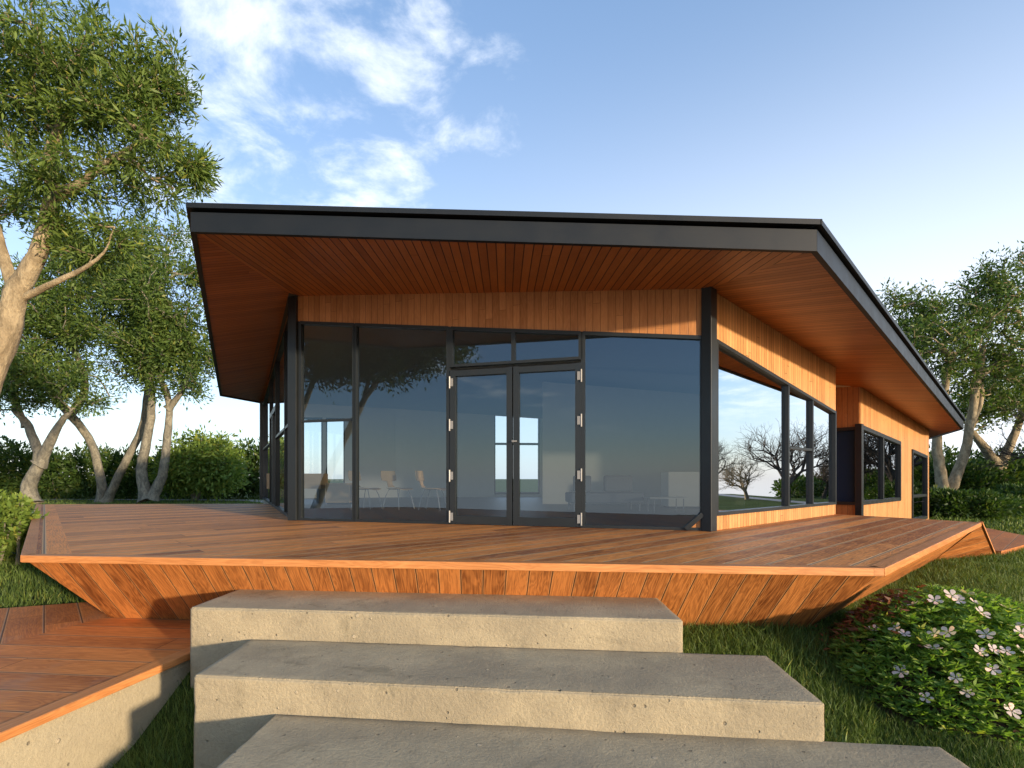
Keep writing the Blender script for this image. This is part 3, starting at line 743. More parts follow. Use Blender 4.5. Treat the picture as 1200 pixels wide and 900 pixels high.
# --- left wall, glazed
nL=Vector(((A-W).normalized().y,-(A-W).normalized().x,0))
lsf=lambda t: zon(plL,*lerp(A,W,t))
def lwin(ta,tb,kind='window'):
    mb=MB(); zt=lambda t: lsf(t)-.16
    for t in (ta,tb): rbar(mb,A,W,t,DZ,t,zt(t),.07,.10,nL)
    rbar(mb,A,W,ta,zt(ta),tb,zt(tb),.06,.10,nL); rbar(mb,A,W,ta,DZ+.03,tb,DZ+.03,.06,.10,nL)
    if kind=='door':
        tm=(ta+tb)/2; rbar(mb,A,W,ta,DZ+2.35,tb,DZ+2.35,.12,.11,nL); rbar(mb,A,W,tm,DZ,tm,DZ+2.35,.14,.11,nL)
    else: rbar(mb,A,W,ta,DZ+1.66,tb,DZ+1.66,.05,.09,nL)
    o=mb.build(kind,M['frame'],house)
    g=MB(); p=lerp(A,W,ta); q=lerp(A,W,tb); g.poly([(p.x,p.y,DZ),(q.x,q.y,DZ),(q.x,q.y,zt(tb)),(p.x,p.y,zt(ta))]); g.build('pane',M['glass_side'],o)
lwin(.02,.14); lwin(.14,.38); lwin(.38,.60,'door'); lwin(.60,.98)
b=MB(); panel(b,W,A,lsf(1)-.15,lsf(1)+.01,lsf(0)-.15,lsf(0)+.01,.1,.03); b.build('wall_cladding',M['clad'],house)
post(Vector((W.x,W.y)),DZ,Ws.z,.30,lw.to_3d())

# ---------------------------------------------------------------- furniture inside
def chair(loc,rz_,label):
    t=empty('plywood_chair',loc,label,'chair','plywood chairs in the room'); t.rotation_euler=(0,0,rz_)
    return t
def make_chair(loc,rz_,label):
    t=empty('plywood_chair',(0,0,0),label,'chair','plywood chairs in the room')
    # seat shell faces +x
    def sheet(prof,wid,name,th=.014):
        b=MB(); n=len(prof); k=6
        def pt(i,j,o):
            x,z=prof[i]; w_=wid[i]; y=(j/k-.5)*w_; dip=.02*(1-(2*j/k-1)**2)
            return Vector((x,y,z-dip*(1 if o==0 else 1)))+Vector((0,0,-th*o)) if name=='seat' else Vector((x+dip*-1.2,y,z))+Vector((-th*o,0,0))
        for o in (0,1):
            for i in range(n-1):
                for j in range(k):
                    q=[pt(i,j,o),pt(i+1,j,o),pt(i+1,j+1,o),pt(i,j+1,o)]
                    b.poly(q if o==0 else q[::-1],(0,1,0))
        for i in range(n-1):
            for j in (0,k): b.poly([pt(i,j,0),pt(i+1,j,0),pt(i+1,j,1),pt(i,j,1)])
        for i in (0,n-1):
            for j in range(k): b.poly([pt(i,j,0),pt(i,j+1,0),pt(i,j+1,1),pt(i,j,1)])
        return b.build(name,M['ply'],t)
    sheet([(-.20,.47),(-.1,.455),(.05,.46),(.15,.462),(.23,.445)],[.30,.40,.44,.44,.38],'seat')
    sheet([(-.19,.47),(-.235,.53),(-.25,.60),(-.26,.62),(-.285,.72),(-.30,.83)],[.20,.15,.16,.42,.45,.40],'backrest')
    for sx,sy in ((1,1),(1,-1),(-1,1),(-1,-1)):
        b=MB(); b.tube([(.02*sx,.06*sy,.445),(.12*sx,.15*sy,.43),(.17*sx,.19*sy,.3),(.23*sx,.23*sy,0)],.010,8); b.build('leg',M['steel'],t)
    t.location=loc; t.rotation_euler=(0,0,rz_); t.scale=(1.1,1.1,1.05); return t
def copy_tree(o,parent=None):
    c=o.copy(); COL.objects.link(c); c.parent=parent
    for ch in [x for x in list(bpy.data.objects) if x.parent==o]: copy_tree(ch,c)
    return c
ch0=make_chair((-2.50,11.9,DZ),R(-20),'plywood chair with steel legs, leftmost of the row behind the glass')
c=copy_tree(ch0); c.location=(-1.80,12.0,DZ); c.rotation_euler=(0,0,R(-35)); c['label']='plywood chair with steel legs in the middle of the row behind the glass'
c=copy_tree(ch0); c.location=(-1.00,11.8,DZ); c.rotation_euler=(0,0,R(-15)); c['label']='plywood chair with steel legs nearest the double door'
# desk with a box cabinet
dk=empty('wooden_desk',(-4.9,15.0,DZ),'long wooden desk by the far left windows','desk')
b=MB(); b.box((-5.1,15.0,DZ+.62),1.5,.7,.42,(1,0,0)); b.build('desk_panel',M['ply'],dk)
for x in (-5.75,-4.45):
    b=MB(); b.box((x,15.0,DZ+.205),.06,.6,.41); b.build('leg',M['steel'],dk)
o=empty('wooden_cabinet',(-3.72,14.2,DZ),'pale plywood cabinet standing right of the desk','cabinet')
b=MB(); b.box((-3.72,14.3,DZ+.31),.66,.5,.52); b.build('cabinet_body',M['ply'],o,bevel=.006)
b=MB(); b.box((-3.72,14.3,DZ+.025),.58,.42,.05); b.build('plinth',M['frame'],o)
# sofa
so=empty('grey_sofa',(2.6,11.6,DZ),'low grey sofa behind the right hand front window','sofa')
b=MB(); b.box((2.75,11.6,DZ+.28),1.55,.8,.22); b.build('seat',M['sofa'],so,bevel=.03)
for x in (2.35,3.15):
    b=MB(); b.box((x,11.92,DZ+.58),.62 if x>3 else .4,.16,.36); b.build('cushion',M['sofa'],so,bevel=.04)
for x in (2.05,3.45):
    for y in (11.28,11.92):
        b=MB(); b.tube([(x,y,DZ),(x,y,DZ+.18)],.015,8); b.build('leg',M['steel'],so)
tb=empty('low_table',(3.9,11.0,DZ),'small low white table right of the sofa','table')
b=MB(); b.box((3.9,11.0,DZ+.30),.8,.5,.02); b.build('tabletop',M['white'],tb)
for x in (3.6,4.2):
    for y in (10.8,11.2):
        b=MB(); b.tube([(x,y,DZ),(x,y,DZ+.29)],.011,8); b.build('leg',M['steel'],tb)
cb_=empty('grey_cabinet',(4.95,12.4,DZ),'large plain grey cabinet at the right end of the room','cabinet')
b=MB(); b.box((4.95,12.4,DZ+.45),1.15,.5,.80); b.build('cabinet_body',M['white'],cb_,bevel=.006)
b=MB(); b.box((4.95,12.4,DZ+.025),1.05,.42,.05); b.build('plinth',M['frame'],cb_)

# ---------------------------------------------------------------- vegetation
def leaves(cent, L, W_, dirs, k=None):
    """diamond leaves folded along the rib. cent (n,3), dirs (n,3)"""
    n=len(cent); d=dirs/np.linalg.norm(dirs,axis=1,keepdims=True)
    r=rng.normal(size=(n,3)); s=np.cross(d,r); s/=np.linalg.norm(s,axis=1,keepdims=True)+1e-9
    nn_=np.cross(d,s); L=L[:,None]; W_=W_[:,None]
    p0=cent; p1=cent+d*L*.4+s*W_*.5+nn_*W_*.12; p2=cent+d*L-nn_*L*.10; p3=cent+d*L*.4-s*W_*.5+nn_*W_*.12
    return np.stack([p0,p1,p2,p3],1)
def tree(name,label,cat,trunks,blobs,leaf,perspray,spray=.45,barkm='bark',leafm='leaf_far',tip=.012,step=.5,jit=.16,group=None,asp=.28,droop=-.15,fine=0,gamma=.44,sides=6,shell=.0):
    base=Vector(trunks[0][0][0]); root=empty(name,base,label,cat,group)
    pos=[];par=[];rad=[];ok=[];chains=[]
    for tr in trunks:
        # smooth the polyline
        pts=np.array([list(p) for p,_,*r in tr],float); rs=np.array([q[1] for q in tr],float)
        m=len(pts); tt=np.linspace(0,m-1,(m-1)*5+1); 
        def cr(a,t):
            i=int(min(math.floor(t),m-2)); f=t-i; p0=a[max(i-1,0)];p1=a[i];p2=a[i+1];p3=a[min(i+2,m-1)]
            return .5*((2*p1)+(-p0+p2)*f+(2*p0-5*p1+4*p2-p3)*f*f+(-p0+3*p1-3*p2+p3)*f**3)
        ch=[]
        for t in tt:
            pos.append(cr(pts,t)+rng.normal(size=3)*rs[0]*.04); rad.append(float(cr(rs,t))); par.append(ch[-1] if ch else -1)
            ok.append(t>(m-1)*(.45)); ch.append(len(pos)-1)
        chains.append(ch)
    ntr=len(pos)
    at_=[]
    for (c,r,n_) in blobs:
        v=rng.normal(size=(n_,3)); v/=np.linalg.norm(v,axis=1,keepdims=True)
        at_.append(np.array(c)+v*(rng.uniform(shell,1,size=(n_,1))**(1/2.4))*np.array(r))
    at_=np.concatenate(at_)
    P0=np.array(pos)
    cand=P0[np.array(ok)]
    dist=np.min(np.linalg.norm(at_[:,None]-cand[None],axis=2),axis=1); order=np.argsort(dist)
    arr=np.zeros((ntr+len(at_)*16,3)); arr[:ntr]=P0; okf=np.zeros(len(arr),bool); okf[:ntr]=ok; cnt=ntr
    par=par+[-1]*(len(arr)-ntr); kids={}
    tips=[];tipdir=[];bch=[]
    for i in order:
        a=at_[i]; dd=np.linalg.norm(arr[:cnt]-a,axis=1)+np.where(okf[:cnt],0,1e6)
        # prefer nodes lower than the tip so that twigs rise
        dd=dd+np.maximum(0,arr[:cnt,2]-a[2])*.6
        j=int(np.argmin(dd)); dj=np.linalg.norm(arr[j]-a); k=min(14,max(2,int(dj/step)))
        ch=[j]; side=rng.normal(size=3)*dj*jit
        for q in range(1,k+1):
            f=q/k; p=arr[j]*(1-f)+a*f+side*math.sin(f*math.pi)*.8+rng.normal(size=3)*step*.08*(1-f*.5); p[2]+=-dj*.06*math.sin(f*math.pi)
            arr[cnt]=p; par[cnt]=ch[-1]; okf[cnt]=True; ch.append(cnt); cnt+=1
        bch.append(ch); tips.append(a); v=arr[ch[-1]]-arr[ch[-2]]; tipdir.append(v/np.linalg.norm(v))
    tc=np.zeros(cnt)
    for ch in bch: tc[ch[-1]]+=1
    for i in range(cnt-1,ntr-1,-1): tc[par[i]]+=tc[i]
    rr=np.zeros(cnt); rr[:ntr]=rad; rr[ntr:]=tip*np.maximum(tc[ntr:],1)**gamma
    b_v=[];b_f=[]
    def tube(ids,n):
        ps=arr[ids]; 
        for a_,i_ in enumerate(ids):
            t=ps[min(a_+1,len(ps)-1)]-ps[max(a_-1,0)]; t=t/(np.linalg.norm(t)+1e-9)
            x=np.cross(t,[.3,.9,.2] if abs(t[1])<.9 else [1,0,0]); x/=np.linalg.norm(x); y=np.cross(t,x)
            rad_=rr[i_] if not(a_==0 and i_<ntr) else min(rr[i_],rr[ids[1]]*1.3)
            if ids[0] in firsts and a_==0 : rad_=rr[i_]*1.35
            for k in range(n):
                th_=2*math.pi*k/n; wob=1+.10*math.sin(3*th_+a_*.7) if n>8 else 1
                b_v.append(ps[a_]+(x*math.cos(th_)+y*math.sin(th_))*rad_*wob)
        s0=len(b_v)-len(ids)*n
        for a_ in range(len(ids)-1):
            for k in range(n):
                j=(k+1)%n; b_f.append((s0+a_*n+k,s0+a_*n+j,s0+(a_+1)*n+j,s0+(a_+1)*n+k))
    firsts={c[0] for c in chains}
    for ch in chains: tube(ch,12)
    for ch in bch: tube(ch,sides if rr[ch[min(1,len(ch)-1)]]>.02 else 4)
    # small side twigs
    if fine:
        for i in range(len(tips)):
            for _ in range(fine):
                c0=len(b_v); p=tips[i]; d=tipdir[i]+rng.normal(size=3)*.7; L_=spray*rng.uniform(.6,1.3)
                q=p+d*L_/np.linalg.norm(d); r0=tip*.7; s1=np.array([1,0,0])*r0; s2=np.array([0,0,1])*r0
                p=p-tipdir[i]*spray*rng.uniform(0,1.2)
                b_v.extend([p+s1,p-s1*.5+s2,p-s1*.5-s2,q]); b_f.extend([(c0,c0+1,c0+3),(c0+1,c0+2,c0+3),(c0+2,c0,c0+3)])
    add_mesh('trunk',[Vector(v) for v in b_v],b_f,M[barkm],root,True)
    if perspray:
        T=np.repeat(np.array(tips),perspray,0); D=np.repeat(np.array(tipdir),perspray,0); n_=len(T)
        off=rng.normal(size=(n_,3))*spray*.42; along=rng.uniform(-1.1,.7,size=(n_,1))*spray
        cent=T+off+D*along; cent[:,2]-=np.abs(rng.normal(size=n_))*spray*.12
        dr_=D*.6+off/(spray)*1.1+rng.normal(size=(n_,3))*.45; dr_[:,2]+=droop
        L_=leaf*rng.uniform(.45,1.45,n_); 
        np_mesh('crown',leaves(cent,L_,L_*asp,dr_),4,M[leafm],root)
    return root
def A3(px,py,z): 
    v=at(px,py,z); return (v.x,v.y,v.z)
def tr(z,*pts,dz=0):
    """trunk polyline from (px,py,radius) at distance z"""
    return [(A3(x,y,z+dz*i),r) for i,(x,y,r) in enumerate(pts)]
def gz_(x,y): return float(gh(x,y))

# the big near tree on the left
zN=9.0
tree('willow_tree','big near willow leaning in from the left edge of the photo with pale bark','tree',
 [tr(zN,(-75,660,.26),(-35,520,.22),(2,405,.19),(20,345,.165),(42,300,.135),(62,225,.10),(60,170,.08),(85,130,.055)),
  tr(zN,(22,352,.07),(55,335,.05),(92,318,.038),(118,300,.022),(128,285,.012),dz=-.05),
  tr(zN,(18,350,.10),(4,300,.09),(-12,240,.07),(-40,150,.05),dz=.1),
  tr(zN,(60,235,.09),(95,215,.07),(125,190,.05),(165,165,.03),dz=-.12)],
 [(A3(60,110,8.9),(1.75,1.3,1.25),95),(A3(150,110,9.0),(1.05,.9,1.05),46),(A3(185,200,9.0),(.8,.75,.6),28),(A3(20,60,9.2),(1.6,1.3,1.3),55),
  (A3(95,215,9.0),(1.15,1.0,.6),30),(A3(-60,150,9.3),(1.6,1.5,2.0),50),(A3(0,240,9.6),(.7,.8,.6),14),(A3(196,85,9.0),(.55,.5,.9),20),(A3(222,190,9.1),(.3,.4,.45),9),(A3(110,280,9.3),(.9,.7,.5),30)],
 .12,118,.24,'bark','leaf',.006,.35,.15,asp=.24,fine=2)
# mid-distance trees on the left lawn
G1='curved trees on the left lawn'
tree('garden_tree','tall forked tree whose stem bends left, second of the left lawn trees','tree',
 [tr(30,(118,590,.28),(118,560,.23),(107,520,.21),(82,485,.22),(60,460,.20),(42,430,.17),(36,405,.14)),
  tr(30,(82,487,.22),(98,462,.2),(98,440,.18),(85,405,.15),(68,378,.12)),
  tr(30,(125,588,.26),(140,555,.21),(163,510,.19),(172,470,.18),(175,430,.16))],
 [(A3(60,370,30),(3.4,3,2.6),62),(A3(110,350,30),(4.2,3.2,3.2),85),(A3(170,390,30),(3.2,3,2.8),55),(A3(40,420,31),(2.8,2.4,2.0),34),(A3(120,300,31),(3.6,3,2.2),46)],
 .22,165,.66,'bark_grey','leaf_far',.02,1.1,.12,group=None,asp=.34)
tree('garden_tree','tall tree with two upright stems, nearest the house of the left lawn trees','tree',
 [tr(29,(172,586,.36),(166,555,.27),(170,525,.24),(178,480,.2),(176,440,.16)),
  tr(29,(178,584,.32),(192,550,.23),(196,510,.2),(198,470,.16),(186,440,.14)),
  tr(29,(197,480,.2),(215,455,.12),(225,430,.08),(245,425,.05))],
 [(A3(200,370,29),(3.6,3,3.6),85),(A3(215,430,29),(2.4,2.2,1.6),34),(A3(185,310,29),(3.4,3,2.4),50),(A3(160,400,29.5),(3,2.6,2.6),40)],
 .22,165,.64,'bark_grey','leaf_far',.02,1.1,.12,asp=.34)
tree('garden_tree','small crooked tree with a thick knobbly base, leftmost of the left lawn trees','tree',
 [tr(27,(38,590,.38),(34,570,.34),(45,545,.27),(42,520,.22),(30,495,.18),(15,480,.1)),
  tr(27,(46,545,.3),(60,515,.22),(75,490,.14),(85,480,.1)),
  tr(27,(30,500,.16),(18,470,.12),(15,450,.08))],
 [(A3(35,440,27),(2.6,2.4,1.5),42),(A3(80,455,27),(2.2,2,1.5),30),(A3(-20,430,27),(2.6,2.4,2.2),34)],
 .20,150,.58,'bark_grey','leaf_far',.02,1,.12,asp=.34)
tree('small_tree','low round bushy tree with splayed stems in front of the left hedge','tree',
 [tr(31,(228,585,.16),(222,570,.12),(212,555,.08)),tr(31,(229,585,.16),(238,572,.11),(250,560,.07)),tr(31,(228,584,.14),(229,565,.1),(230,545,.06))],
 [(A3(232,540,31),(2.1,1.8,1.7),110),(A3(215,555,31),(1.3,1.2,1.0),40),(A3(255,555,31),(1.4,1.3,1.0),40)],.24,110,.6,'bark_grey','leaf_bright',.015,.8,asp=.42)
# right-hand trees
tree('garden_tree','tall forked tree rising behind the right end of the roof','tree',
 [tr(24,(1108,600,.30),(1103,560,.22),(1098,525,.19),(1100,495,.17),(1106,460,.16),(1112,420,.12)),
  tr(24,(1110,590,.28),(1122,555,.21),(1133,520,.18),(1140,480,.16),(1148,430,.16),(1152,405,.12)),
  tr(24,(1146,445,.15),(1162,430,.12),(1180,415,.08),(1200,385,.05)),
  tr(24,(1136,500,.12),(1148,475,.11),(1150,450,.09))],
 [(A3(1085,400,24),(2.2,2.2,1.9),100),(A3(1150,385,24),(2.6,2.4,2.4),130),(A3(1180,340,24),(1.7,1.6,1.9),60),(A3(1070,370,24.5),(1.3,1.4,1.4),40),(A3(1195,420,24),(2.0,2,1.8),60),(A3(1160,330,24),(.8,.8,1.0),20),(A3(1052,350,24),(.5,.5,.9),10),(A3(1100,450,24.5),(1.4,1.4,1.2),30)],
 .18,60,.36,'bark','leaf_far',.015,.8,.12,asp=.34,fine=1)
tree('garden_tree','shorter forked tree at the right edge of the photo','tree',
 [tr(27,(1178,595,.3),(1174,565,.27),(1166,542,.24),(1150,520,.18),(1138,505,.12)),
  tr(27,(1170,555,.22),(1182,525,.2),(1192,500,.16),(1205,470,.12))],
 [(A3(1150,470,27),(1.9,2,1.4),70),(A3(1190,455,27),(2.2,2,1.8),80),(A3(1215,430,27),(2.2,2,2.2),60)],
 .19,60,.40,'bark','leaf_far',.015,.9,.12,asp=.34)

def mass(name,label,cat,blobs,leaf,leafm,asp=.42,stems=True,group=None,barkm='bark_grey'):
    """a hedge or bush: leaves on the shells and inside of many overlapping clumps, with stems"""
    c=np.array([b_[0] for b_ in blobs]); loc=Vector((float(c[:,0].mean()),float(c[:,1].mean()),gz_(c[:,0].mean(),c[:,1].mean())))
    root=empty(name,loc,label,cat,group); out=[]
    for (cc,r,n_) in blobs:
        v=rng.normal(size=(n_,3)); v/=np.linalg.norm(v,axis=1,keepdims=True)
        rad_=rng.uniform(.35,1.08,size=(n_,1))**.6
        lump=1+.16*np.sin(v[:,:1]*7+cc[0])*np.cos(v[:,2:]*6+cc[1])
        p=np.array(cc)+v*rad_*lump*np.array(r)
        g0=gh(p[:,0],p[:,1]); keep=p[:,2]>g0+.02; p=p[keep]; v=v[keep]
        L_=leaf*rng.uniform(.6,1.3,len(p)); d=v+rng.normal(size=p.shape)*.6; d[:,2]+=.25
        out.append(leaves(p,L_,L_*asp,d))
        if stems:
            g1=gz_(cc[0],cc[1])
            for _ in range(1 if len(blobs)>8 else 2):
                st=MB()
                q=Vector(cc)+Vector((random.uniform(-.4,.4)*r[0],random.uniform(-.4,.4)*r[1],r[2]*.2)); st.tube([(cc[0]+random.uniform(-.1,.1)*r[0],cc[1],g1-.02),((cc[0]+q.x)/2,(cc[1]+q.y)/2,(g1+q.z)/2),q],[.03*leaf/.2+.01,.02*leaf/.2+.006,.006],5); st.build('stem',M[barkm],root,smooth=True)
    np_mesh('foliage',np.concatenate(out),4,M[leafm],root); return root
# hedges
def hedge_row(p,q,h,th,n,leaf,leafn):
    bl=[]
    for i in range(n):
        t=(i+.5)/n; x=p[0]+(q[0]-p[0])*t+random.uniform(-.3,.3); y=p[1]+(q[1]-p[1])*t+random.uniform(-.3,.3); hh=h*random.uniform(.78,1.12)
        bl.append(((x,y,hh*.5),(abs(q[0]-p[0])/n*.75+.35,th,hh*.55),leafn))
    return bl
mass('hedge','long dark leafy hedge across the back of the left lawn','hedge',hedge_row((-42,35),(-13.4,35.5),3.3,1.1,17,.30,2600),.30,'leaf_hedge')
mass('hedge','dark hedge that closes the lawn behind the house on the right','hedge',hedge_row((22,27),(48,29),2.2,1.0,12,.26,2200)+hedge_row((19,31),(42,33),3.6,1.2,9,.3,2400),.28,'leaf_hedge')
mass('round_bush','dense green bush on the lawn beside the far end of the house','bush',[((16.4,18.6,.45),(.9,.8,.55),3500),((17.3,18.3,.42),(.8,.8,.5),3000),((18.4,18.8,.33),(.9,.8,.42),2800),((15.5,19.2,.5),(.7,.7,.55),2400)],.15,'leaf_hedge')
mass('round_bush','dark green bush at the right edge of the photo by the path','bush',[((21.2,20.6,.5),(1.1,1,.62),3600),((22.8,20.8,.55),(1.2,1,.65),3600),((24.3,21,.5),(1.1,1,.6),3000)],.17,'leaf_hedge')
mass('leafy_bush','bright green leafy bush at the left edge of the photo beside the deck','bush',[((-8.05,8.9,.65),(.5,.5,.42),1500),((-8.5,9.1,.5),(.7,.6,.6),2000),((-7.75,8.9,.95),(.14,.14,.14),110),((-8.2,8.6,.95),(.3,.3,.25),500),((-8.3,8.4,.25),(.6,.4,.32),1500)],.11,'leaf_bright',asp=.5)

# bare trees out on the right, mirrored in the side windows
def mirror(v,p,n_):
    d=(v.x-p.x)*n_.x+(v.y-p.y)*n_.y; return Vector((v.x-2*d*n_.x,v.y-2*d*n_.y,v.z))
def bare(px,ztop_px,zv,wall_p,wall_n,rad_,spread,n_,label,lean=0,tipr=.02,barkm='bark_dark'):
    c=mirror(at(px,500,zv),wall_p,wall_n); H=EYE+(HY-ztop_px)/F*zv; x,y=c.x,c.y
    root=empty('bare_tree',(x,y,0),label,'tree','leafless trees beyond the lawn'); v=[];f=[]
    def cone(p,q,r0,r1,n=5):
        t=(q-p).normalized(); a=t.cross(Vector((.3,.9,.25))).normalized(); b_=t.cross(a); s0=len(v)
        for o,r in ((p,r0),(q,r1)):
            for k in range(n): v.append(o+(a*math.cos(6.2832*k/n)+b_*math.sin(6.2832*k/n))*r)
        for k in range(n): f.append((s0+k,s0+(k+1)%n,s0+n+(k+1)%n,s0+n+k))
    def grow(p,d,L,r,dep):
        q=p; dd=d.copy()
        for k in range(3):
            dd=(dd+Vector((random.gauss(0,.10),random.gauss(0,.10),.05))).normalized(); q2=q+dd*L/3; ra=r*(1-.13*k); cone(q,q2,ra,r*(1-.13*(k+1)),6 if dep>3 else 3)
            if k and dep>1 and random.random()<.75:
                sd=(dd+Vector((random.gauss(0,.6),random.gauss(0,.6),.1))).normalized(); grow(q2,sd,L*random.uniform(.5,.68),r*.45,dep-2)
            q=q2
        if dep<=0: return
        for k in range(2 if dep<4 else 3):
            ang=random.uniform(0,6.28); w_=random.uniform(.5,.95); a=dd.cross(Vector((.2,.3,.9))).normalized(); b_=dd.cross(a)
            sd=(dd+(a*math.cos(ang)+b_*math.sin(ang))*w_*1.1+Vector((0,0,.06))).normalized(); grow(q,sd,L*random.uniform(.72,.92),r*random.uniform(.52,.66),dep-1)
    grow(Vector((x,y,-.1)),Vector((.03,.02,1)),H*.25,rad_*.62,7)
    add_mesh('trunk',v,f,M[barkm],root,True)
nR2=nR.xy; n22=n2.xy
BL2='leafless tree on the far lawn, mirrored in the side windows of the house'
bare(922,496,30,B,nR2,.30,2.6,110,BL2,.4,.014)
bare(876,532,34,B,nR2,.24,2.6,100,BL2,-.2,.014,'bark')
bare(838,512,36,B,nR2,.26,2.4,90,BL2,.2,.014)
bare(965,535,36,B,nR2,.26,2.2,90,BL2,.2,.014)
bare(1050,470,26,S2,n22,.42,4.2,190,BL2,.5,.014)
bare(1010,500,30,S2,n22,.3,3.5,120,BL2,.5,.014)
bare(1080,510,33,S2,n22,.3,3.5,110,BL2,.5,.014)
c0=mirror(at(945,560,40),B,nR2); 
mass('hedge','low hedge far out on the right lawn, seen only mirrored in the side windows','hedge',[((c0.x+i*1.6*u1.x+random.uniform(-.4,.4),c0.y+i*1.6*u1.y,.6),(1.2,1.1,.7+.4*random.random()),800) for i in range(-2,14)],.3,'leaf_hedge')
# leafy tree behind the camera, mirrored in the front glass
nF2=nf.xy
cm=mirror(at(435,430,19),A,nF2)
zt=19
def MR(px,py,z): 
    v=mirror(at(px,py,z),A,nF2); return (v.x,v.y,v.z)
tree('garden_tree','leafy tree that stands behind the camera, mirrored in the front windows','tree',
 [[(MR(366,603,zt),.17),(MR(392,540,zt),.14),(MR(418,485,zt),.115),(MR(436,455,zt),.09),(MR(455,430,zt),.075)],
  [(MR(425,472,zt),.08),(MR(432,445,zt),.07),(MR(430,420,zt),.05)],[(MR(455,432,zt),.09),(MR(480,428,zt),.07),(MR(505,415,zt),.04)],
  [(MR(345,500,zt),.11),(MR(366,450,zt),.09),(MR(376,405,zt),.07)]],
 [(MR(395,418,zt),(1.5,1.6,1.0),90),(MR(455,415,zt),(1.5,1.4,1.0),90),(MR(508,410,zt),(1.1,1.1,.8),45),(MR(370,350,zt),(2.4,2.2,1.3),60),(MR(545,400,zt),(.7,.7,.5),9),(MR(380,400,zt),(1,1,.9),40)],
 .17,75,.42,'bark_grey','leaf_far',.012,.6,.15,asp=.34,fine=1)

# ---------------------------------------------------------------- flowering shrub
sx,sy=3.86,4.06
shr=empty('flowering_shrub',(sx,sy,gz_(sx,sy)),'low mound of green leaves dotted with pale five petalled flowers','shrub')
def mh(x,y):       # mound height above ground
    r=np.sqrt(((x-sx)/1.02)**2+((y-sy)/.78)**2); return .60*np.clip(1-r**2.2,0,1)**.75
n_=9000; a_=rng.uniform(0,2*np.pi,n_); r_=np.sqrt(rng.uniform(0,1,n_)); X=sx+1.0*r_*np.cos(a_); Y=sy+.77*r_*np.sin(a_)
Hh=mh(X,Y); Z=gh(X,Y)+Hh*rng.uniform(.45,1.05,n_)+rng.normal(size=n_)*.02
# rosettes of narrow leaves
cen_=np.stack([X,Y,Z],1)[:3600]; k=8; cc=np.repeat(cen_,k,0); an=np.tile(np.arange(k)/k*2*np.pi,len(cen_))+np.repeat(rng.uniform(0,6,len(cen_)),k)
outd=np.stack([(cc[:,0]-sx)*.7,(cc[:,1]-sy)*.7,np.full(len(cc),.55)],1)
d=np.stack([np.cos(an),np.sin(an),np.zeros(len(an))],1)*.9+outd*.75+rng.normal(size=(len(cc),3))*.15
L_=.062*rng.uniform(.6,1.3,len(cc)); np_mesh('foliage',leaves(cc,L_,L_*.3,d),4,M['leaf_shrub'],shr)
# soil core
b=MB(); 
for i in range(24):
    for j in range(8):
        def q(i,j):
            t=i/24*2*math.pi; r=j/8; x=sx+1.02*r*math.cos(t); y=sy+.78*r*math.sin(t); return Vector((x,y,gz_(x,y)+float(mh(x,y))*.62-.03))
        b.poly([q(i,j),q(i,j+1),q(i+1,j+1),q(i+1,j)] if j else [q(i,0),q(i,1),q(i+1,1)])
b.build('soil_mound',M['soil'],shr,smooth=True)
# dry leaves on the deck side of the mound
n_=650; X=sx-.62+rng.normal(size=n_)*.17; Y=sy+.40+rng.normal(size=n_)*.14; Z=gh(X,Y)+mh(X,Y)*1.02+.02+rng.uniform(0,.05,n_)
L_=.06*rng.uniform(.5,1.4,n_); dd=rng.normal(size=(n_,3)); dd[:,2]*=.3; np_mesh('dry_leaves',leaves(np.stack([X,Y,Z],1),L_,L_*.35,dd),4,M['mulch'],shr)
# flowers: one mesh, copied
fv=[];ff=[]
for k in range(5):
    t=k/5*2*math.pi; c_,s_=math.cos(t),math.sin(t); b0=len(fv)
    prof=[(.004,0),(.022,.011),(.040,.018),(.052,.013),(.056,0),(.052,-.013),(.040,-.018),(.022,-.011)]
    for x,y in prof: fv.append(Vector((x*c_-y*s_,x*s_+y*c_,.012*(x/.05)**1.5-abs(y)*.2)))
    ff.append(list(range(b0,b0+8)))
b0=len(fv)
fm=bpy.data.meshes.new('flower'); fm.from_pydata([tuple(v) for v in fv],[],ff); fm.materials.append(M['petal'])
fl0=None; placed=[]
fpos=[(384,710),(598,680),(735,560),(800,695),(110,345),(220,340),(270,372),(195,478),(425,372),(555,195),(680,262),(590,440),(668,465),(860,325),(885,365),(620,322),(430,195),(420,445),(800,232),(595,365),(700,375),(895,470),(740,455),(20,388),(500,365),(540,605),(808,465),(355,280),(315,215),(640,205),(250,572),(380,405),(520,170),(600,160),(835,780),(680,690)]
for i,(zx,zy) in enumerate(fpos):
    if i%4==3: continue
    px=1000+zx/4.5; py=660+zy/4.5; d=Vector(((px-CX)/F,1,(HY-py)/F)); hit=None
    for s in np.arange(2.6,6,.02):
        p=Vector((0,0,EYE))+d*s
        if p.z<gz_(p.x,p.y)+float(mh(p.x,p.y))*1.03+.03: hit=p; break
    if hit is None: continue
    o=bpy.data.objects.new('flower',fm); COL.objects.link(o); o.parent=shr; o.location=hit-shr.location
    n0=Vector(((hit.x-sx)*.8+random.uniform(-.5,.5),(hit.y-sy)*.8+random.uniform(-.7,.2),.75)); o.rotation_euler=n0.to_track_quat('Z','Y').to_euler()
    o.rotation_euler.rotate_axis('Z',random.uniform(0,6)); s=random.uniform(.7,1.1); o.scale=(s,s,s)

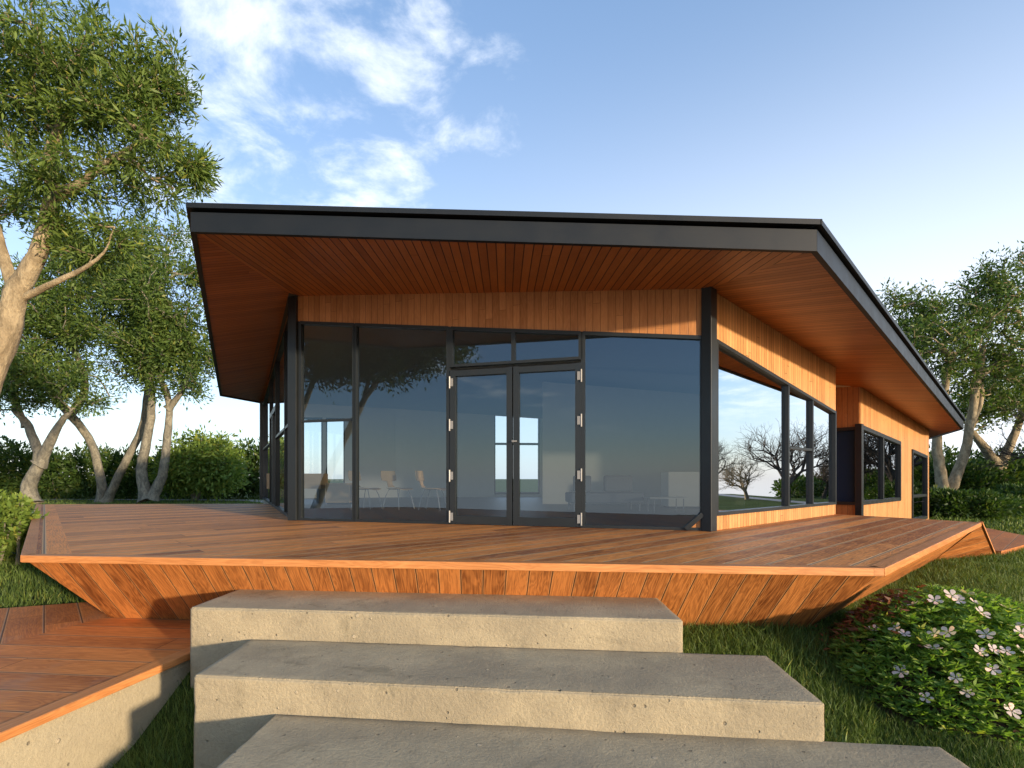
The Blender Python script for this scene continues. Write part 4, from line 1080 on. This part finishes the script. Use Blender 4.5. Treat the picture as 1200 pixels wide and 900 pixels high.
# ---------------------------------------------------------------- grass
def inside(poly,X,Y):
    r=np.zeros(len(X),bool); n=len(poly); j=n-1
    for i in range(n):
        xi,yi=poly[i];xj,yj=poly[j]
        c=((yi>Y)!=(yj>Y))&(X<(xj-xi)*(Y-yi)/(yj-yi+1e-12)+xi); r^=c; j=i
    return r
holes=[[tuple(T1b),tuple(T2b),tuple(P1),tuple(C1),tuple(B),tuple(A),tuple(WB),tuple(LBb)],
 [(-2.35,4.25),(1.53,3.87),(1.6,5),(-2.3,5.2)],[(-1.86,3.4),(1.99,3.0),(2.11,3.85),(-1.82,4.25)],[(-1.4,2.5),(2.52,2.1),(2.61,2.98),(-1.3,3.4)],
 [tuple(e0),tuple(kR),tuple(k0),tuple(k2),tuple(far),tuple(e1)],[(-3.2,8.9),(3.1,7.1),tuple(C1),tuple(S2),tuple(E2),(11.2,20.5),(-3,19.2),tuple(W)],[tuple(q) for q in pts]]
def blades(n,xr,yr,h,wd,dens=None):
    # sample in polar-like view space so the density follows the distance
    z=yr[0]*(yr[1]/yr[0])**rng.uniform(0,1,n); k=rng.uniform(xr[0],xr[1],n); X=k*z; Y=z
    keep=np.ones(n,bool)
    for hp in holes: keep&=~inside(hp,X,Y)
    X=X[keep];Y=Y[keep];n=len(X)
    Z=gh(X,Y)-.005; a=rng.uniform(0,2*np.pi,n); H=h*rng.uniform(.45,1.25,n)*(1+ .25*np.sin(X*3.1)*np.cos(Y*2.7)); W_=wd*rng.uniform(.6,1.3,n)
    sc_=np.clip(Y/5,.8,3.2); W_=W_*sc_; H=H*np.clip(sc_,.9,1.25)
    s=np.stack([np.cos(a),np.sin(a),np.zeros(n)],1)*W_[:,None]*.5; b_=rng.uniform(0,2*np.pi,n); ln=np.stack([np.cos(b_),np.sin(b_),np.zeros(n)],1)*(H*rng.uniform(.1,.75,n))[:,None]
    p=np.stack([X,Y,Z],1); up_=np.zeros((n,3)); up_[:,2]=H
    v=np.stack([p-s,p+s,p+s*.7+up_*.55+ln*.3,p-s*.7+up_*.55+ln*.3,p+up_*.95+ln],1); return v
V=np.concatenate([blades(150000,(.2,1.05),(2.6,13),.085,.0055),blades(50000,(-1.0,-.25),(2.9,16),.085,.006),blades(60000,(-1.05,1.1),(12,34),.09,.010),blades(26000,(.15,.75),(3.0,5.2),.14,.0065),
  blades(9000,(-.75,-.5),(2.5,4.4),.10,.006)])
o=np_mesh('grass',V,5,M['grass'],faces=[(0,1,2,3),(3,2,4)]); tag(o,'short green lawn grass beside and behind the decks','grass',kind='stuff')
# a few big upright leaves beside the steps
def tuft(px,py,z,n,h,label):
    c=at(px,py,z); g0=gz_(c.x,c.y); b=MB()
    for i in range(n):
        a=random.uniform(0,6.28); ln=random.uniform(.15,.5)*h; base=Vector((c.x+random.uniform(-.04,.04),c.y+random.uniform(-.04,.04),g0-.01)); H=h*random.uniform(.7,1.1)
        dirv=Vector((math.cos(a),math.sin(a),0)); s=Vector((1,0.2,0))*.011; prev=None
        for k in range(6):
            t=k/5; p=base+Vector((0,0,H*t*(1-.12*t)))+dirv*ln*t*t; w_=s*(1-t)**.6*(1.0 if k else .7)
            if prev: b.poly([prev[0],prev[1],p+w_,p-w_])
            prev=(p-w_,p+w_)
    o=b.build('grass_tuft',M['leaf_bright']); tag(o,label,'plant','tufts of long grass beside the steps')
tuft(918,790,4.0,3,.30,'long pale grass blade standing at the corner behind the middle step')
tuft(983,858,3.25,6,.24,'tuft of pale grass blades at the right end of the middle step')
# ---------------------------------------------------------------- render settings
sc.view_settings.view_transform='Standard'; sc.view_settings.look='None'; sc.view_settings.gamma=1; sc.view_settings.use_curve_mapping=False
sc.view_settings.exposure=0.6
sc.cycles.use_denoising=True; sc.cycles.max_bounces=8; sc.cycles.diffuse_bounces=3; sc.cycles.glossy_bounces=4; sc.cycles.transparent_max_bounces=12
sc.cycles.caustics_reflective=False; sc.cycles.caustics_refractive=False; sc.cycles.sample_clamp_indirect=6
